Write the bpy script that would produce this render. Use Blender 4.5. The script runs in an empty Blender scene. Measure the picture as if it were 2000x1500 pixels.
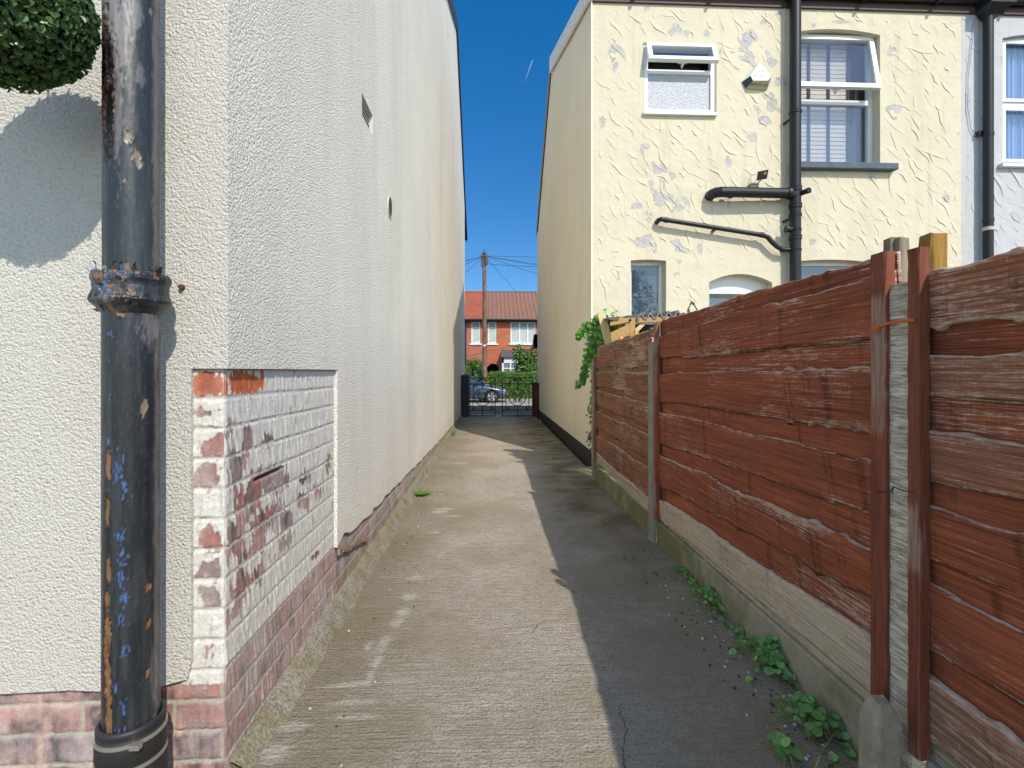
import bpy, bmesh, math, random
import numpy as np
from mathutils import Vector, Matrix, noise
R = math.radians
scene = bpy.context.scene
COL = scene.collection
random.seed(7)
# ---------------------------------------------------------------- camera
F, CX, HY, EYE = 990.0, 1000.0, 725.0, 1.1
YAW = math.atan(43 / F)
cam_d = bpy.data.cameras.new('camera'); cam = bpy.data.objects.new('camera', cam_d); COL.objects.link(cam)
cam.location = (0, 0, EYE); cam.rotation_euler = (R(90), 0, -YAW)
cam_d.sensor_width = 36; cam_d.lens = F / 2000 * 36; cam_d.shift_y = -25 / 2000
cam_d.clip_start = .05; cam_d.clip_end = 3000
scene.camera = cam
scene.render.resolution_x = 1024; scene.render.resolution_y = 768
# ---------------------------------------------------------------- sky, sun, exposure
SAZ, SEL = math.atan2(.43, .90), R(41)          # sun stands behind the camera, to its right
world = bpy.data.worlds.new('World'); scene.world = world; world.use_nodes = True
wn = world.node_tree.nodes; bg = wn['Background']
sky = wn.new('ShaderNodeTexSky'); sky.sky_type = 'NISHITA'; sky.sun_disc = False
sky.sun_elevation = SEL; sky.sun_rotation = R(180) - SAZ
sky.air_density = 1.0; sky.dust_density = .2; sky.ozone_density = 2.5; sky.altitude = 100
hs = wn.new('ShaderNodeHueSaturation'); hs.inputs['Saturation'].default_value = 1.1; tc_ = wn.new('ShaderNodeTexCoord'); sp_ = wn.new('ShaderNodeSeparateXYZ'); WL = world.node_tree.links; WL.new(tc_.outputs['Generated'], sp_.inputs[0])
def wramp(src, stops):
    r_ = wn.new('ShaderNodeValToRGB'); e_ = r_.color_ramp.elements
    while len(e_) < len(stops): e_.new(.5)
    for i, (p, c) in enumerate(stops): e_[i].position = p; e_[i].color = (*c, 1)
    WL.new(src, r_.inputs[0]); return r_.outputs[0]
def wmix(f, a, b, t='MIX'):
    m_ = wn.new('ShaderNodeMix'); m_.data_type = 'RGBA'; m_.blend_type = t
    if isinstance(f, float): m_.inputs[0].default_value = f
    else: WL.new(f, m_.inputs[0])
    for k, v in ((6, a), (7, b)):
        if isinstance(v, tuple): m_.inputs[k].default_value = (*v, 1)
        else: WL.new(v, m_.inputs[k])
    return m_.outputs[2]
# the sky opposite the sun is deep clear blue; it grows paler and brighter towards the sun's side
away = wramp(sp_.outputs[2], [(0, (.27, .34, .43)), (.3, (.24, .38, .50)), (.62, (.22, .46, .62))])
side_ = wramp(sp_.outputs[1], [(.25, (1, 1, 1)), (.78, (0, 0, 0))])
fac_ = wmix(side_, away, (1.22, 1.14, 1.02))
WL.new(wmix(1.0, sky.outputs[0], fac_, 'MULTIPLY'), hs.inputs['Color']); WL.new(hs.outputs[0], bg.inputs[0]); bg.inputs[1].default_value = .15
sun_d = bpy.data.lights.new('sun', 'SUN'); sun_d.energy = 2.5; sun_d.angle = R(.5); sun_d.color = (1, .93, .81)
sun = bpy.data.objects.new('sun', sun_d); COL.objects.link(sun); sun.location = (3, -6, 9)
sdir = Vector((math.sin(SAZ) * math.cos(SEL), -math.cos(SAZ) * math.cos(SEL), math.sin(SEL)))
sun.rotation_euler = sdir.to_track_quat('Z', 'Y').to_euler()
scene.view_settings.view_transform = 'Standard'; scene.view_settings.look = 'None'
scene.view_settings.exposure = .80; scene.view_settings.gamma = 1
# ---------------------------------------------------------------- survey: a measured sight line met with a real plane
def ray(px, py):
    u = (px - CX) / F; c, s = math.cos(YAW), math.sin(YAW)
    return Vector((c * u + s, -s * u + c, (HY - py) / F))
def PY(px, py, Y): r = ray(px, py); return Vector((0, 0, EYE)) + r * (Y / r.y)
def PX(px, py, X): r = ray(px, py); return Vector((0, 0, EYE)) + r * (X / r.x)
def PZ(px, py, Z): r = ray(px, py); return Vector((0, 0, EYE)) + r * ((Z - EYE) / r.z)
# ---------------------------------------------------------------- numpy noise
def _h(ix, iy, s):
    v = np.sin(ix * 127.1 + iy * 311.7 + s * 74.7) * 43758.5453
    return v - np.floor(v)
def vn(x, y, s=0):
    x = np.asarray(x, float); y = np.asarray(y, float)
    ix = np.floor(x); iy = np.floor(y); fx = x - ix; fy = y - iy
    fx = fx * fx * (3 - 2 * fx); fy = fy * fy * (3 - 2 * fy)
    a = _h(ix, iy, s); b = _h(ix + 1, iy, s); c = _h(ix, iy + 1, s); d = _h(ix + 1, iy + 1, s)
    return a + (b - a) * fx + (c - a) * fy + (a - b - c + d) * fx * fy
def fbm(x, y, s=0, o=4):
    v = 0; a = .5; t = 0
    for i in range(o):
        v = v + a * vn(np.asarray(x) * 2 ** i, np.asarray(y) * 2 ** i, s + i * 3.1); t += a; a *= .55
    return v / t
def sm(a, b, x):
    t = np.clip((x - a) / (b - a), 0, 1); return t * t * (3 - 2 * t)
def lerp(a, b, t): return a + (b - a) * t
# ---------------------------------------------------------------- mesh builder
class MB:
    def __init__(s): s.v = []; s.f = []; s.c = []; s.col = (1, 1, 1); s.sm = False
    def add(s, vs, fs, col=None):
        o = len(s.v); s.v += [tuple(p) for p in vs]; s.f += [tuple(i + o for i in f) for f in fs]
        s.c += [tuple(col or s.col)] * len(vs); return s
    def box(s, x0, x1, y0, y1, z0, z1, col=None, M=None):
        x0, x1 = min(x0, x1), max(x0, x1); y0, y1 = min(y0, y1), max(y0, y1); z0, z1 = min(z0, z1), max(z0, z1)
        v = [Vector(p) for p in ((x0, y0, z0), (x1, y0, z0), (x1, y1, z0), (x0, y1, z0), (x0, y0, z1), (x1, y0, z1), (x1, y1, z1), (x0, y1, z1))]
        if M: v = [M @ p for p in v]
        return s.add(v, [(3, 2, 1, 0), (4, 5, 6, 7), (0, 1, 5, 4), (1, 2, 6, 5), (2, 3, 7, 6), (3, 0, 4, 7)], col)
    def bar(s, a, b, w, h, col=None, up=(0, 0, 1)):
        a = Vector(a); b = Vector(b); d = (b - a).normalized(); sd = d.cross(Vector(up))
        if sd.length < .01: sd = d.cross(Vector((0, 1, 0)))
        sd.normalize(); u = sd.cross(d); v = []
        for p in (a, b):
            for i, j in ((-1, -1), (1, -1), (1, 1), (-1, 1)): v.append(p + sd * w / 2 * i + u * h / 2 * j)
        return s.add(v, [(3, 2, 1, 0), (4, 5, 6, 7), (0, 1, 5, 4), (1, 2, 6, 5), (2, 3, 7, 6), (3, 0, 4, 7)], col)
    def tube(s, pts, r, n=10, col=None, cap=True):
        pts = [Vector(p) for p in pts]; rs = r if isinstance(r, (list, tuple)) else [r] * len(pts)
        v = []; f = []; prev = None
        for i, p in enumerate(pts):
            d = (pts[min(i + 1, len(pts) - 1)] - pts[max(i - 1, 0)]).normalized()
            if prev is None:
                x = d.orthogonal().normalized()
            else:
                x = (prev - d * prev.dot(d)).normalized()
            prev = x; y = d.cross(x)
            for k in range(n):
                a = 2 * math.pi * k / n; v.append(p + (x * math.cos(a) + y * math.sin(a)) * rs[i])
        for i in range(len(pts) - 1):
            for k in range(n):
                k2 = (k + 1) % n; f.append((i * n + k, i * n + k2, (i + 1) * n + k2, (i + 1) * n + k))
        if cap: f.append(tuple(reversed(range(n)))); f.append(tuple((len(pts) - 1) * n + k for k in range(n)))
        return s.add(v, f, col)
    def lathe(s, prof, c, n=32, col=None):           # prof [(r,z)...] round a vertical axis at c
        v = []; f = []
        for r, z in prof:
            for k in range(n):
                a = 2 * math.pi * k / n; v.append((c[0] + r * math.cos(a), c[1] + r * math.sin(a), c[2] + z))
        for i in range(len(prof) - 1):
            for k in range(n):
                k2 = (k + 1) % n; f.append((i * n + k, i * n + k2, (i + 1) * n + k2, (i + 1) * n + k))
        return s.add(v, f, col)
    def prism(s, poly, axis, a, b, col=None):         # 2-D polygon pulled along an axis
        def P(p, t): return {'x': (t, p[0], p[1]), 'y': (p[0], t, p[1]), 'z': (p[0], p[1], t)}[axis]
        n = len(poly); v = [P(p, a) for p in poly] + [P(p, b) for p in poly]
        f = [tuple(range(n)), tuple(reversed(range(n, 2 * n)))] + [(i, i + n, (i + 1) % n + n, (i + 1) % n) for i in range(n)]
        return s.add(v, f, col)
    def ring(s, x0, x1, z0, z1, y0, y1, w, col=None):  # a rectangular frame facing y
        s.box(x0, x1, y0, y1, z0, z0 + w, col); s.box(x0, x1, y0, y1, z1 - w, z1, col)
        s.box(x0, x0 + w, y0, y1, z0 + w, z1 - w, col); return s.box(x1 - w, x1, y0, y1, z0 + w, z1 - w, col)
    def leaf(s, p, n, up, L, W, col, fold=.25, k=6):
        n = Vector(n).normalized(); up = Vector(up); t = (up - n * up.dot(n))
        t = t.normalized() if t.length > .01 else n.orthogonal().normalized(); w = n.cross(t); p = Vector(p)
        sh = ((0, 0, 0), (-.5, .35, 1), (-.38, .75, 1), (0, 1, 0), (.38, .75, 1), (.5, .35, 1))
        v = [p + t * L * b + w * W * a + n * W * fold * (c * abs(a) * 2 - .3 * b) for a, b, c in sh]
        return s.add(v, [(0, 3, 2, 1), (0, 5, 4, 3)], col)
def mkmesh(name, v, f, col=None, attrs=None, smooth=False):
    me = bpy.data.meshes.new(name)
    me.from_pydata(v if isinstance(v, list) else v.tolist(), [], f if isinstance(f, list) else f.tolist())
    if col is not None:
        a = me.color_attributes.new('tint', 'FLOAT_COLOR', 'POINT')
        c = np.ones((len(v), 4), np.float32); c[:, :3] = np.asarray(col); a.data.foreach_set('color', c.ravel())
    for k, arr in (attrs or {}).items():
        a = me.attributes.new(k, 'FLOAT', 'POINT'); a.data.foreach_set('value', np.asarray(arr, np.float32).ravel())
    if smooth: me.polygons.foreach_set('use_smooth', [True] * len(me.polygons))
    me.update(); return me
def tag(o, label=None, cat=None, group=None, kind=None):
    if label: o['label'] = label
    if cat: o['category'] = cat
    if group: o['group'] = group
    if kind: o['kind'] = kind
    return o
def thing(name, loc, label, cat, group=None):
    o = bpy.data.objects.new(name, None); COL.objects.link(o); o.location = loc; o.empty_display_size = .1
    return tag(o, label, cat, group)
def wloc(o):
    v = Vector(o.location)
    while o.parent: o = o.parent; v += Vector(o.location)
    return v
def put(name, me, mat, parent=None, base=None, bevel=0, smooth=False):
    o = bpy.data.objects.new(name, me); COL.objects.link(o); me.materials.append(mat)
    if parent is not None: o.parent = parent; o.location = -wloc(parent)
    elif base is not None:
        b = Vector(base); me.transform(Matrix.Translation(-b)); o.location = b
    if bevel:
        m = o.modifiers.new('bevel', 'BEVEL'); m.width = bevel; m.segments = 2; m.limit_method = 'ANGLE'
    return o
def obj(name, mb, mat, parent=None, base=None, bevel=0, smooth=False, flip=True):
    me = mkmesh(name, mb.v, mb.f, mb.c, smooth=smooth)
    if flip:
        b = bmesh.new(); b.from_mesh(me); bmesh.ops.recalc_face_normals(b, faces=b.faces); b.to_mesh(me); b.free()
    return put(name, me, mat, parent, base, bevel)
def struct(o): o['kind'] = 'structure'; return o
def gridfaces(nu, nv, keep=None):
    i = np.arange(nu - 1)[:, None] * nv + np.arange(nv - 1)[None, :]
    q = np.stack([i, i + nv, i + nv + 1, i + 1], -1).reshape(-1, 4)
    if keep is not None: q = q[keep.ravel()]
    return q
def copy_tree(o, parent=None):
    c = o.copy(); COL.objects.link(c); c.parent = parent
    for ch in [x for x in COL.objects if x.parent == o]: copy_tree(ch, c)
    return c
# ---------------------------------------------------------------- node materials
class M:
    def __init__(s, name, rough=.8, spec=.3, color=None, metal=0):
        s.m = bpy.data.materials.new(name); s.m.use_nodes = True; s.t = s.m.node_tree; s.b = s.t.nodes['Principled BSDF']
        s.b.inputs['Roughness'].default_value = rough; s.b.inputs['Specular IOR Level'].default_value = spec
        s.b.inputs['Metallic'].default_value = metal
        if color: s.b.inputs['Base Color'].default_value = (*color, 1)
        s._oc = None
    def nd(s, typ, ins=None, **kw):
        n = s.t.nodes.new(typ)
        for k, v in kw.items(): setattr(n, k, v)
        for k, v in (ins or {}).items(): s.set(n.inputs[k], v)
        return n
    def set(s, sock, v):
        if isinstance(v, bpy.types.NodeSocket): s.t.links.new(v, sock)
        elif isinstance(v, (tuple, list)) and len(v) == 3 and sock.type == 'RGBA': sock.default_value = (*v, 1)
        else: sock.default_value = v
    def oc(s):
        if s._oc is None: s._oc = s.nd('ShaderNodeNewGeometry').outputs['Position']
        return s._oc
    def mp(s, sc, rot=(0, 0, 0), vec=None):
        return s.nd('ShaderNodeMapping', {'Vector': vec or s.oc(), 'Scale': sc, 'Rotation': rot}).outputs[0]
    def noise(s, sc, det=4, rough=.55, vec=None, dist=0):
        return s.nd('ShaderNodeTexNoise', {'Vector': vec or s.oc(), 'Scale': sc, 'Detail': det, 'Roughness': rough, 'Distortion': dist}).outputs[0]
    def vor(s, sc, vec=None, feat='F1', out=0):
        return s.nd('ShaderNodeTexVoronoi', {'Vector': vec or s.oc(), 'Scale': sc}, feature=feat).outputs[out]
    def ramp(s, fac, stops):
        n = s.nd('ShaderNodeValToRGB', {'Fac': fac}); e = n.color_ramp.elements
        while len(e) < len(stops): e.new(.5)
        for i, (p, c) in enumerate(stops):
            e[i].position = p; e[i].color = (c, c, c, 1) if isinstance(c, (int, float)) else (*c, 1)
        return n.outputs[0]
    def mix(s, f, a, b, t='MIX'):
        n = s.nd('ShaderNodeMix', data_type='RGBA', blend_type=t, clamp_factor=True)
        s.set(n.inputs[0], f); s.set(n.inputs[6], a); s.set(n.inputs[7], b); return n.outputs[2]
    def ma(s, op, a, b=0, c=None):
        n = s.nd('ShaderNodeMath', operation=op); s.set(n.inputs[0], a); s.set(n.inputs[1], b)
        if c is not None: s.set(n.inputs[2], c)
        return n.outputs[0]
    def at(s, name, out='Fac'): return s.nd('ShaderNodeAttribute', attribute_name=name).outputs[out]
    def tint(s): return s.at('tint', 'Color')
    def xyz(s, i): return s.nd('ShaderNodeSeparateXYZ', {0: s.oc()}).outputs[i]
    def bump(s, h, st=.5, d=.01, nrm=None):
        n = s.nd('ShaderNodeBump', {'Height': h, 'Strength': st, 'Distance': d})
        if nrm is not None: s.set(n.inputs['Normal'], nrm)
        s.set(s.b.inputs['Normal'], n.outputs[0]); return n.outputs[0]
    def col(s, c): s.set(s.b.inputs['Base Color'], c); return s
    def ro(s, v): s.set(s.b.inputs['Roughness'], v); return s

def plain(name, c, rough=.6, spec=.4, metal=0, var=.12, sc=20, bst=0):
    m = M(name, rough, spec, None, metal)
    n = m.noise(sc, 4)
    m.col(m.mix(n, tuple(x * (1 - var) for x in c), tuple(min(1, x * (1 + var)) for x in c)))
    if bst: m.bump(m.noise(sc * 6, 3), bst, .003)
    return m.m
# roughcast of the near house
def roughcast(name, side=False):
    m = M(name, .92, .15)
    f = m.noise(112, 5, .72); v = m.vor(140); lump = m.noise(48, 2)
    h = m.ma('ADD', m.ma('MULTIPLY', f, 1.0), m.ma('MULTIPLY', v, -.75 if side else -.45)); h = m.ma('ADD', h, m.ma('MULTIPLY', lump, .35))
    m.bump(h, .85 if not side else 1.0, .012 if not side else .008)
    big = m.noise(1.3, 4); st = m.noise(1, 5, .6, vec=m.mp((2.2, 2.2, .35)))
    c = m.mix(m.ramp(big, [(.3, 0), (.7, 1)]), *(((.655, .615, .55), (.71, .675, .615)) if not side else ((.82, .775, .69), (.87, .83, .755))))  # side copy of the same render is paler: extra light put into its colour
    c = m.mix(m.ma('MULTIPLY', m.ramp(st, [(.5, 0), (.8, 1)]), .45), c, (.60, .55, .46))
    c = m.mix(m.ma('MULTIPLY', m.ramp(f, [(.32, 1), (.47, 0)]), .5), c, (.26, .22, .18))  # hollows of the bump darkened: shade in the pits put into the colour
    if side:    # grime thrown up near the bottom edge
        z = m.ma('ADD', m.xyz(2), m.ma('MULTIPLY', m.noise(3, 4), .5))
        c = m.mix(m.ma('MULTIPLY', m.ramp(z, [(.25, 1), (.62, 0)]), .35), c, (.40, .34, .24))
    return m.col(c).m
RC = roughcast('roughcast_render'); RCS = roughcast('roughcast_render_side', True)
# generic tinted material with fine grain: base colour comes from the mesh (paint, brick, mortar)
def tinted(name, rough=.85, g=.18, sc=160, bst=.4, bd=.002, spec=.25):
    m = M(name, rough, spec); n = m.noise(sc, 3)
    m.col(m.mix(1.0, m.tint(), m.ramp(n, [(.25, 1 - g), (.75, 1 + g * .5)]), 'MULTIPLY')); m.bump(n, bst, bd); return m.m
BRICKT = tinted('painted_brick', .9, .22, 170, .7, .002)
IRON = tinted('flaking_black_paint', .40, .12, 60, .25, .0015, .5)
LEAFM = None
def leafmat(name, rough=.42, trans=True):
    m = M(name, rough, .5); m.col(m.tint())
    if trans:
        tr = m.nd('ShaderNodeBsdfTranslucent', {'Color': m.mix(1.0, m.tint(), (1.3, 1.5, .5), 'MULTIPLY')})
        mx = m.nd('ShaderNodeMixShader', {0: .3, 1: m.b.outputs[0], 2: tr.outputs[0]})
        m.t.links.new(mx.outputs[0], m.t.nodes['Material Output'].inputs[0])
    return m.m
LEAFM = leafmat('leaf'); TOPM = leafmat('glossy_box_leaf', .3)
UPVC = plain('white_upvc', (.70, .71, .70), .35, .5, var=.03)
BLACKP = plain('black_plastic', (.010, .0115, .014), .45, .35, var=.25)
BLACKM = plain('black_iron', (.02, .02, .022), .5, .5, var=.3)
def glass(name, tint=(.03, .045, .07), rough=.03):
    m = M(name, rough, .9); m.col(tint); m.b.inputs['IOR'].default_value = 1.6; return m.m
GLASSD = glass('dark_window_glass')
def clear(name, f=.22):
    m = M(name, .02, .8); t = m.nd('ShaderNodeBsdfTransparent', {'Color': (.9, .93, .95)}); g = m.nd('ShaderNodeBsdfGlossy', {'Color': (.95, .97, 1), 'Roughness': .015})
    fr = m.nd('ShaderNodeLayerWeight', {'Blend': .3}); ff = m.ma('ADD', m.ma('MULTIPLY', m.ma('POWER', fr.outputs['Facing'], 3.0), .9), f)
    mx = m.nd('ShaderNodeMixShader', {0: ff, 1: t.outputs[0], 2: g.outputs[0]})
    m.t.links.new(mx.outputs[0], m.t.nodes['Material Output'].inputs[0]); return m.m
GLASSC = clear('clear_window_glass', .08)
# ================================================================ GROUND, PATH, STREET
WX, WY0, WY1 = -.708, 1.39, 14.0      # near house: alley wall plane, rear corner, front corner
FX = 1.08                            # fence line
RX, RY0, RY1 = 1.18, 5.86, 12.5      # cream house: gable plane, rear wall, front wall
def gz(y):                            # ground profile: the alley runs level, then falls to the street
    return 0 if y < 13 else (-.50 * (y - 13) / 4 if y < 17 else -.50)
m = M('earth', .95, .1); n = m.noise(2, 6); m.col(m.mix(n, (.10, .085, .06), (.19, .17, .13))); m.bump(m.noise(20, 4), .5, .03)
mb = MB(); ys = [-400, -20, 0, 6, 13, 14, 15, 16, 17, 40, 600]
for i in range(len(ys) - 1):
    a, b = ys[i], ys[i + 1]; za, zb = gz(a) - .12, gz(b) - .12
    mb.add([(-400, a, za), (400, a, za), (400, b, zb), (-400, b, zb)], [(0, 1, 2, 3)])
struct(obj('ground', mb, m.m))
# --- concrete path
nx, ny = 150, 640
xs = np.linspace(-3.2, FX + .02, nx); yy = np.concatenate([np.linspace(-1.6, 6, 420), np.linspace(6.04, 13.0, 220)])
X, Y = np.meshgrid(xs, yy, indexing='ij')
Z = (fbm(X * 2, Y * 2, 3) - .5) * .012 + (fbm(X * 1.2, Y * 26, 5) - .5) * .005
Z = Z + .012 * sm(.8, 1.05, X) * fbm(X * 6, Y * 3, 8)
wh = np.full(X.shape, -1.0)
for px, py, rx, ry in ((812, 1128, .05, .035), (800, 1165, .045, .05), (786, 1195, .04, .06), (772, 1215, .035, .045), (752, 1250, .03, .05), (735, 1290, .025, .05), (722, 1322, .02, .05),
                       (700, 1333, .09, .012), (770, 1330, .08, .010), (690, 1372, .10, .016), (700, 1400, .11, .016), (742, 1268, .025, .03),
                       (868, 994, .09, .04), (884, 1008, .09, .025), (858, 1000, .08, .05), (862, 965, .06, .02), (1003, 1077, .05, .01), (905, 1062, .05, .012),
                       (850, 1040, .04, .02), (660, 1340, .09, .012), (720, 1260, .02, .04), (560, 1420, .08, .03), (530, 1470, .07, .05), (830, 950, .05, .02), (900, 905, .1, .04)):
    p = PZ(px, py, 0); d = 1 - np.sqrt(((X - p.x) / (rx * 1.5)) ** 2 + ((Y - p.y) / (ry * 1.5)) ** 2); wh = np.maximum(wh, d)
me = mkmesh('path', np.stack([X, Y, Z], -1).reshape(-1, 3), gridfaces(nx, len(yy)), attrs={'white': wh.ravel()}, smooth=True)
m = M('path_concrete', .93, .18)
brush = m.noise(1, 4, .65, vec=m.mp((5, 95, 5))); fine = m.noise(115, 4, .8); mid = m.noise(26, 5, .65, vec=m.mp((.7, 1.6, 1))); big = m.noise(1.4, 5, .6)
agg = m.vor(95, out=0); aggc = m.vor(95, out=1)
c = m.mix(m.ramp(mid, [(.3, 0), (.7, 1)]), (.36, .305, .25), (.66, .58, .49))
c = m.mix(m.ma('MULTIPLY', m.ramp(brush, [(.42, 0), (.66, 1)]), .34), c, (.60, .53, .44))
c = m.mix(m.ma('MULTIPLY', m.ramp(fine, [(.36, 1), (.50, 0)]), .88), c, (.125, .10, .08)); c = m.mix(m.ma('MULTIPLY', m.ramp(m.noise(150, 3, .8), [(.56, 0), (.66, 1)]), .55), c, (.72, .65, .56))
c = m.mix(m.ma('MULTIPLY', m.ramp(agg, [(.12, 1), (.3, 0)]), m.ma('MULTIPLY', m.ramp(m.noise(2.2, 3), [(.45, 0), (.6, 1)]), .6)), c, m.mix(.65, aggc, (.55, .48, .40)))
c = m.mix(m.ma('MULTIPLY', m.ramp(big, [(.40, 1), (.58, 0)]), .65), c, (.34, .285, .195))
X_ = m.xyz(0); wob = m.ma('MULTIPLY', m.ma('SUBTRACT', m.noise(2.2, 5, .6), .5), .9)
lm = m.ramp(m.ma('ADD', X_, wob), [(-.0, 0), (1, 1)])
mossl = m.nd('ShaderNodeMapRange', {0: m.ma('ADD', X_, wob), 1: -.60, 2: -.12, 3: 1, 4: 0}).outputs[0]
c = m.mix(m.ma('MULTIPLY', mossl, .60), c, (.21, .175, .10))
rs = m.nd('ShaderNodeMapRange', {0: m.ma('ADD', X_, wob), 1: .42, 2: .80, 3: 0, 4: 1}).outputs[0]
c = m.mix(m.ma('MULTIPLY', rs, .62), c, m.mix(m.noise(3, 4), (.30, .235, .17), (.31, .255, .14)))
mossr = m.ma('MULTIPLY', m.nd('ShaderNodeMapRange', {0: m.xyz(1), 1: 1.8, 2: 4.0, 3: 0, 4: 1}).outputs[0], rs)
c = m.mix(m.ma('MULTIPLY', mossr, m.ma('MULTIPLY', m.ramp(m.noise(3.5, 4), [(.35, 0), (.6, 1)]), .7)), c, (.10, .095, .035))
wf = m.ma('ADD', m.at('white'), m.ma('MULTIPLY', m.ma('SUBTRACT', m.noise(1, 7, .85, vec=m.mp((22, 70, 10))), .5), 3.4))
c = m.mix(m.ma('MULTIPLY', m.ramp(wf, [(.30, 0), (.75, 1)]), .6), c, (.66, .62, .54))
m.col(c)
hh = m.ma('ADD', m.ma('MULTIPLY', brush, 1.3), m.ma('ADD', fine, m.ma('MULTIPLY', agg, .5))); m.bump(hh, 1.0, .012)
struct(put('path', me, m.m)); PATHO = bpy.data.objects['path']
mb = MB(); rr = random.Random(6)
for pts in (((1222, 1510), (1216, 1465), (1224, 1430), (1210, 1395), (1214, 1368)), ((1040, 1240), (1052, 1222), (1070, 1216))):
    P = [PZ(*q, .0) for q in pts]; Q = []
    for a_, b_ in zip(P, P[1:]):
        for k in range(8): Q.append(a_.lerp(b_, k / 8) + Vector((rr.uniform(-.004, .004), rr.uniform(-.004, .004), 0)))
    vs = []
    for i, q in enumerate(Q): w = rr.uniform(.0008, .0024) * (1 - .6 * i / len(Q)); zq = .0085; vs += [(q.x - w, q.y, zq), (q.x + w, q.y, zq)]
    mb.add(vs, [(2 * i, 2 * i + 1, 2 * i + 3, 2 * i + 2) for i in range(len(Q) - 1)])
obj('crack', mb, plain('crack_dirt', (.05, .04, .03), .95), PATHO, flip=False)
# --- yard behind the fence
m = M('yard_paving', .9, .2); m.col(m.mix(m.noise(5), (.22, .2, .16), (.35, .32, .27)))
mb = MB(); mb.add([(FX + .02, -8, -.01), (9, -8, -.01), (9, RY0, -.01), (FX + .02, RY0, -.01)], [(0, 1, 2, 3)])
struct(obj('yard', mb, m.m))
# --- street: forecourt, near pavement, kerbs, road, far pavement
m = M('pavement_slabs', .9, .2); br = m.nd('ShaderNodeTexBrick', {'Vector': m.mp((1.1, 1.1, 1)), 'Color1': (.36, .30, .24, 1), 'Color2': (.44, .37, .30, 1), 'Mortar': (.12, .1, .09, 1), 'Mortar Size': .012, 'Scale': 1.0})
m.col(m.mix(m.ma('MULTIPLY', m.noise(3), .4), br.outputs[0], (.2, .17, .14))); PAV = m.m
m = M('shade_dark_asphalt', .95, .05); m.col(m.mix(m.noise(60, 3), (.015, .017, .021), (.04, .041, .045))); m.bump(m.noise(90), .4, .01); ASP = m.m  # shade of the houses on road and near pavement put into this dark colour
mb = MB()
for a, b in ((13.0, 14), (14, 15), (15, 16), (16, 17), (17, 17.6)):
    mb.add([(-30, a, gz(a) + .0), (30, a, gz(a) + .0), (30, b, gz(b) + .0), (-30, b, gz(b) + .0)], [(0, 1, 2, 3)])
struct(obj('near_pavement', mb, ASP))
mb = MB(); mb.add([(-60, 17.7, -.60), (60, 17.7, -.60), (60, 25.1, -.60), (-60, 25.1, -.60)], [(0, 1, 2, 3)]); struct(obj('road', mb, ASP))
mb = MB(); mb.add([(-60, 25.22, -.545), (60, 25.22, -.545), (60, 30.2, -.53), (-60, 30.2, -.53)], [(0, 1, 2, 3)]); struct(obj('far_pavement', mb, PAV))
KERB = plain('kerb_concrete', (.42, .41, .38), .85, .2)
mb = MB()
for y0, y1, zt in ((17.6, 17.72, -.497), (25.1, 25.22, -.54)):
    for i in range(-30, 30): mb.box(i * .92, i * .92 + .91, y0, y1, -.75, zt)
struct(obj('kerb', mb, KERB, bevel=.008))
# mossy mortar fillet where the near house meets the path
ny = 520; ys = np.linspace(WY0 + .02, WY1, ny); prof = [(WX - .01, .072), (WX + .012, .066), (WX + .028, .045), (WX + .048, .018), (WX + .072, -.01)]
V = []; 
for j, (x, z) in enumerate(prof):
    w = (fbm(ys * 9, j * 1.3 + 0 * ys, 2) - .5) * .034 * (0 if j == 0 else 1)
    s = .55 + .5 * sm(1.4, 2.2, ys) + .15 * (fbm(ys * 3, ys * 0, 6) - .5)
    V.append(np.stack([np.full(ny, x) + w, ys, z * s + w * .5], -1))
V = np.stack(V, 0); me = mkmesh('fillet', V.reshape(-1, 3), gridfaces(len(prof), ny), smooth=True)
m = M('mossy_mortar', .95, .12); n1 = m.noise(9, 5, .6); n2 = m.noise(90, 3)
c = m.mix(m.ramp(n2, [(.3, 0), (.7, 1)]), (.15, .13, .10), (.36, .32, .26)); c = m.mix(m.ma('MULTIPLY', m.ramp(n1, [(.46, 0), (.68, 1)]), .75), c, (.17, .16, .04))
m.col(c); m.bump(n2, .9, .008); MOSSM = m.m
FILLET = put('mortar_fillet', me, MOSSM); FILLET['kind'] = 'structure'

# ================================================================ NEAR HOUSE (left)
house = thing('rendered_house', (-3, 8, 0), 'house with off-white roughcast walls and a flaking brick corner, left of the alley', 'house')
RIDGE_Y, RIDGE_Z, FRONT_Z, BACK_Z = 10.35, 8.15, 5.55, 4.25
XL = -9.0; OX = .014
# bottom edge of the render on the alley side
def rbot(y): return .30 - .035 * (y - 2.36) if y < 6.4 else max(.03, .16 - .024 * (y - 6.4))
def rtop(y): return BACK_Z + (RIDGE_Z - BACK_Z) * (y - WY0) / (RIDGE_Y - WY0) if y < RIDGE_Y else RIDGE_Z - (RIDGE_Z - FRONT_Z) * (y - RIDGE_Y) / (WY1 - RIDGE_Y)
PY1 = 2.37                                   # far side of the bare patch
vent = [PX(700, 180, WX), PX(724, 268, WX)]; hol = PX(757, 405, WX)
VY0, VY1, VZ0, VZ1 = PX(702, 0, WX).y, PX(723, 0, WX).y, PX(723, 266, WX).z, PX(723, 226, WX).z
# alley wall: grid in (Y,Z) with a real opening for the vent and the bare corner
ylines = sorted(set([WY0 - OX, 1.5, 1.7, 2.0, PY1 - .025, VY0, VY1, RIDGE_Y, WY1] + [round(v, 3) for v in np.arange(2.45, WY1, .12)]))

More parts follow.
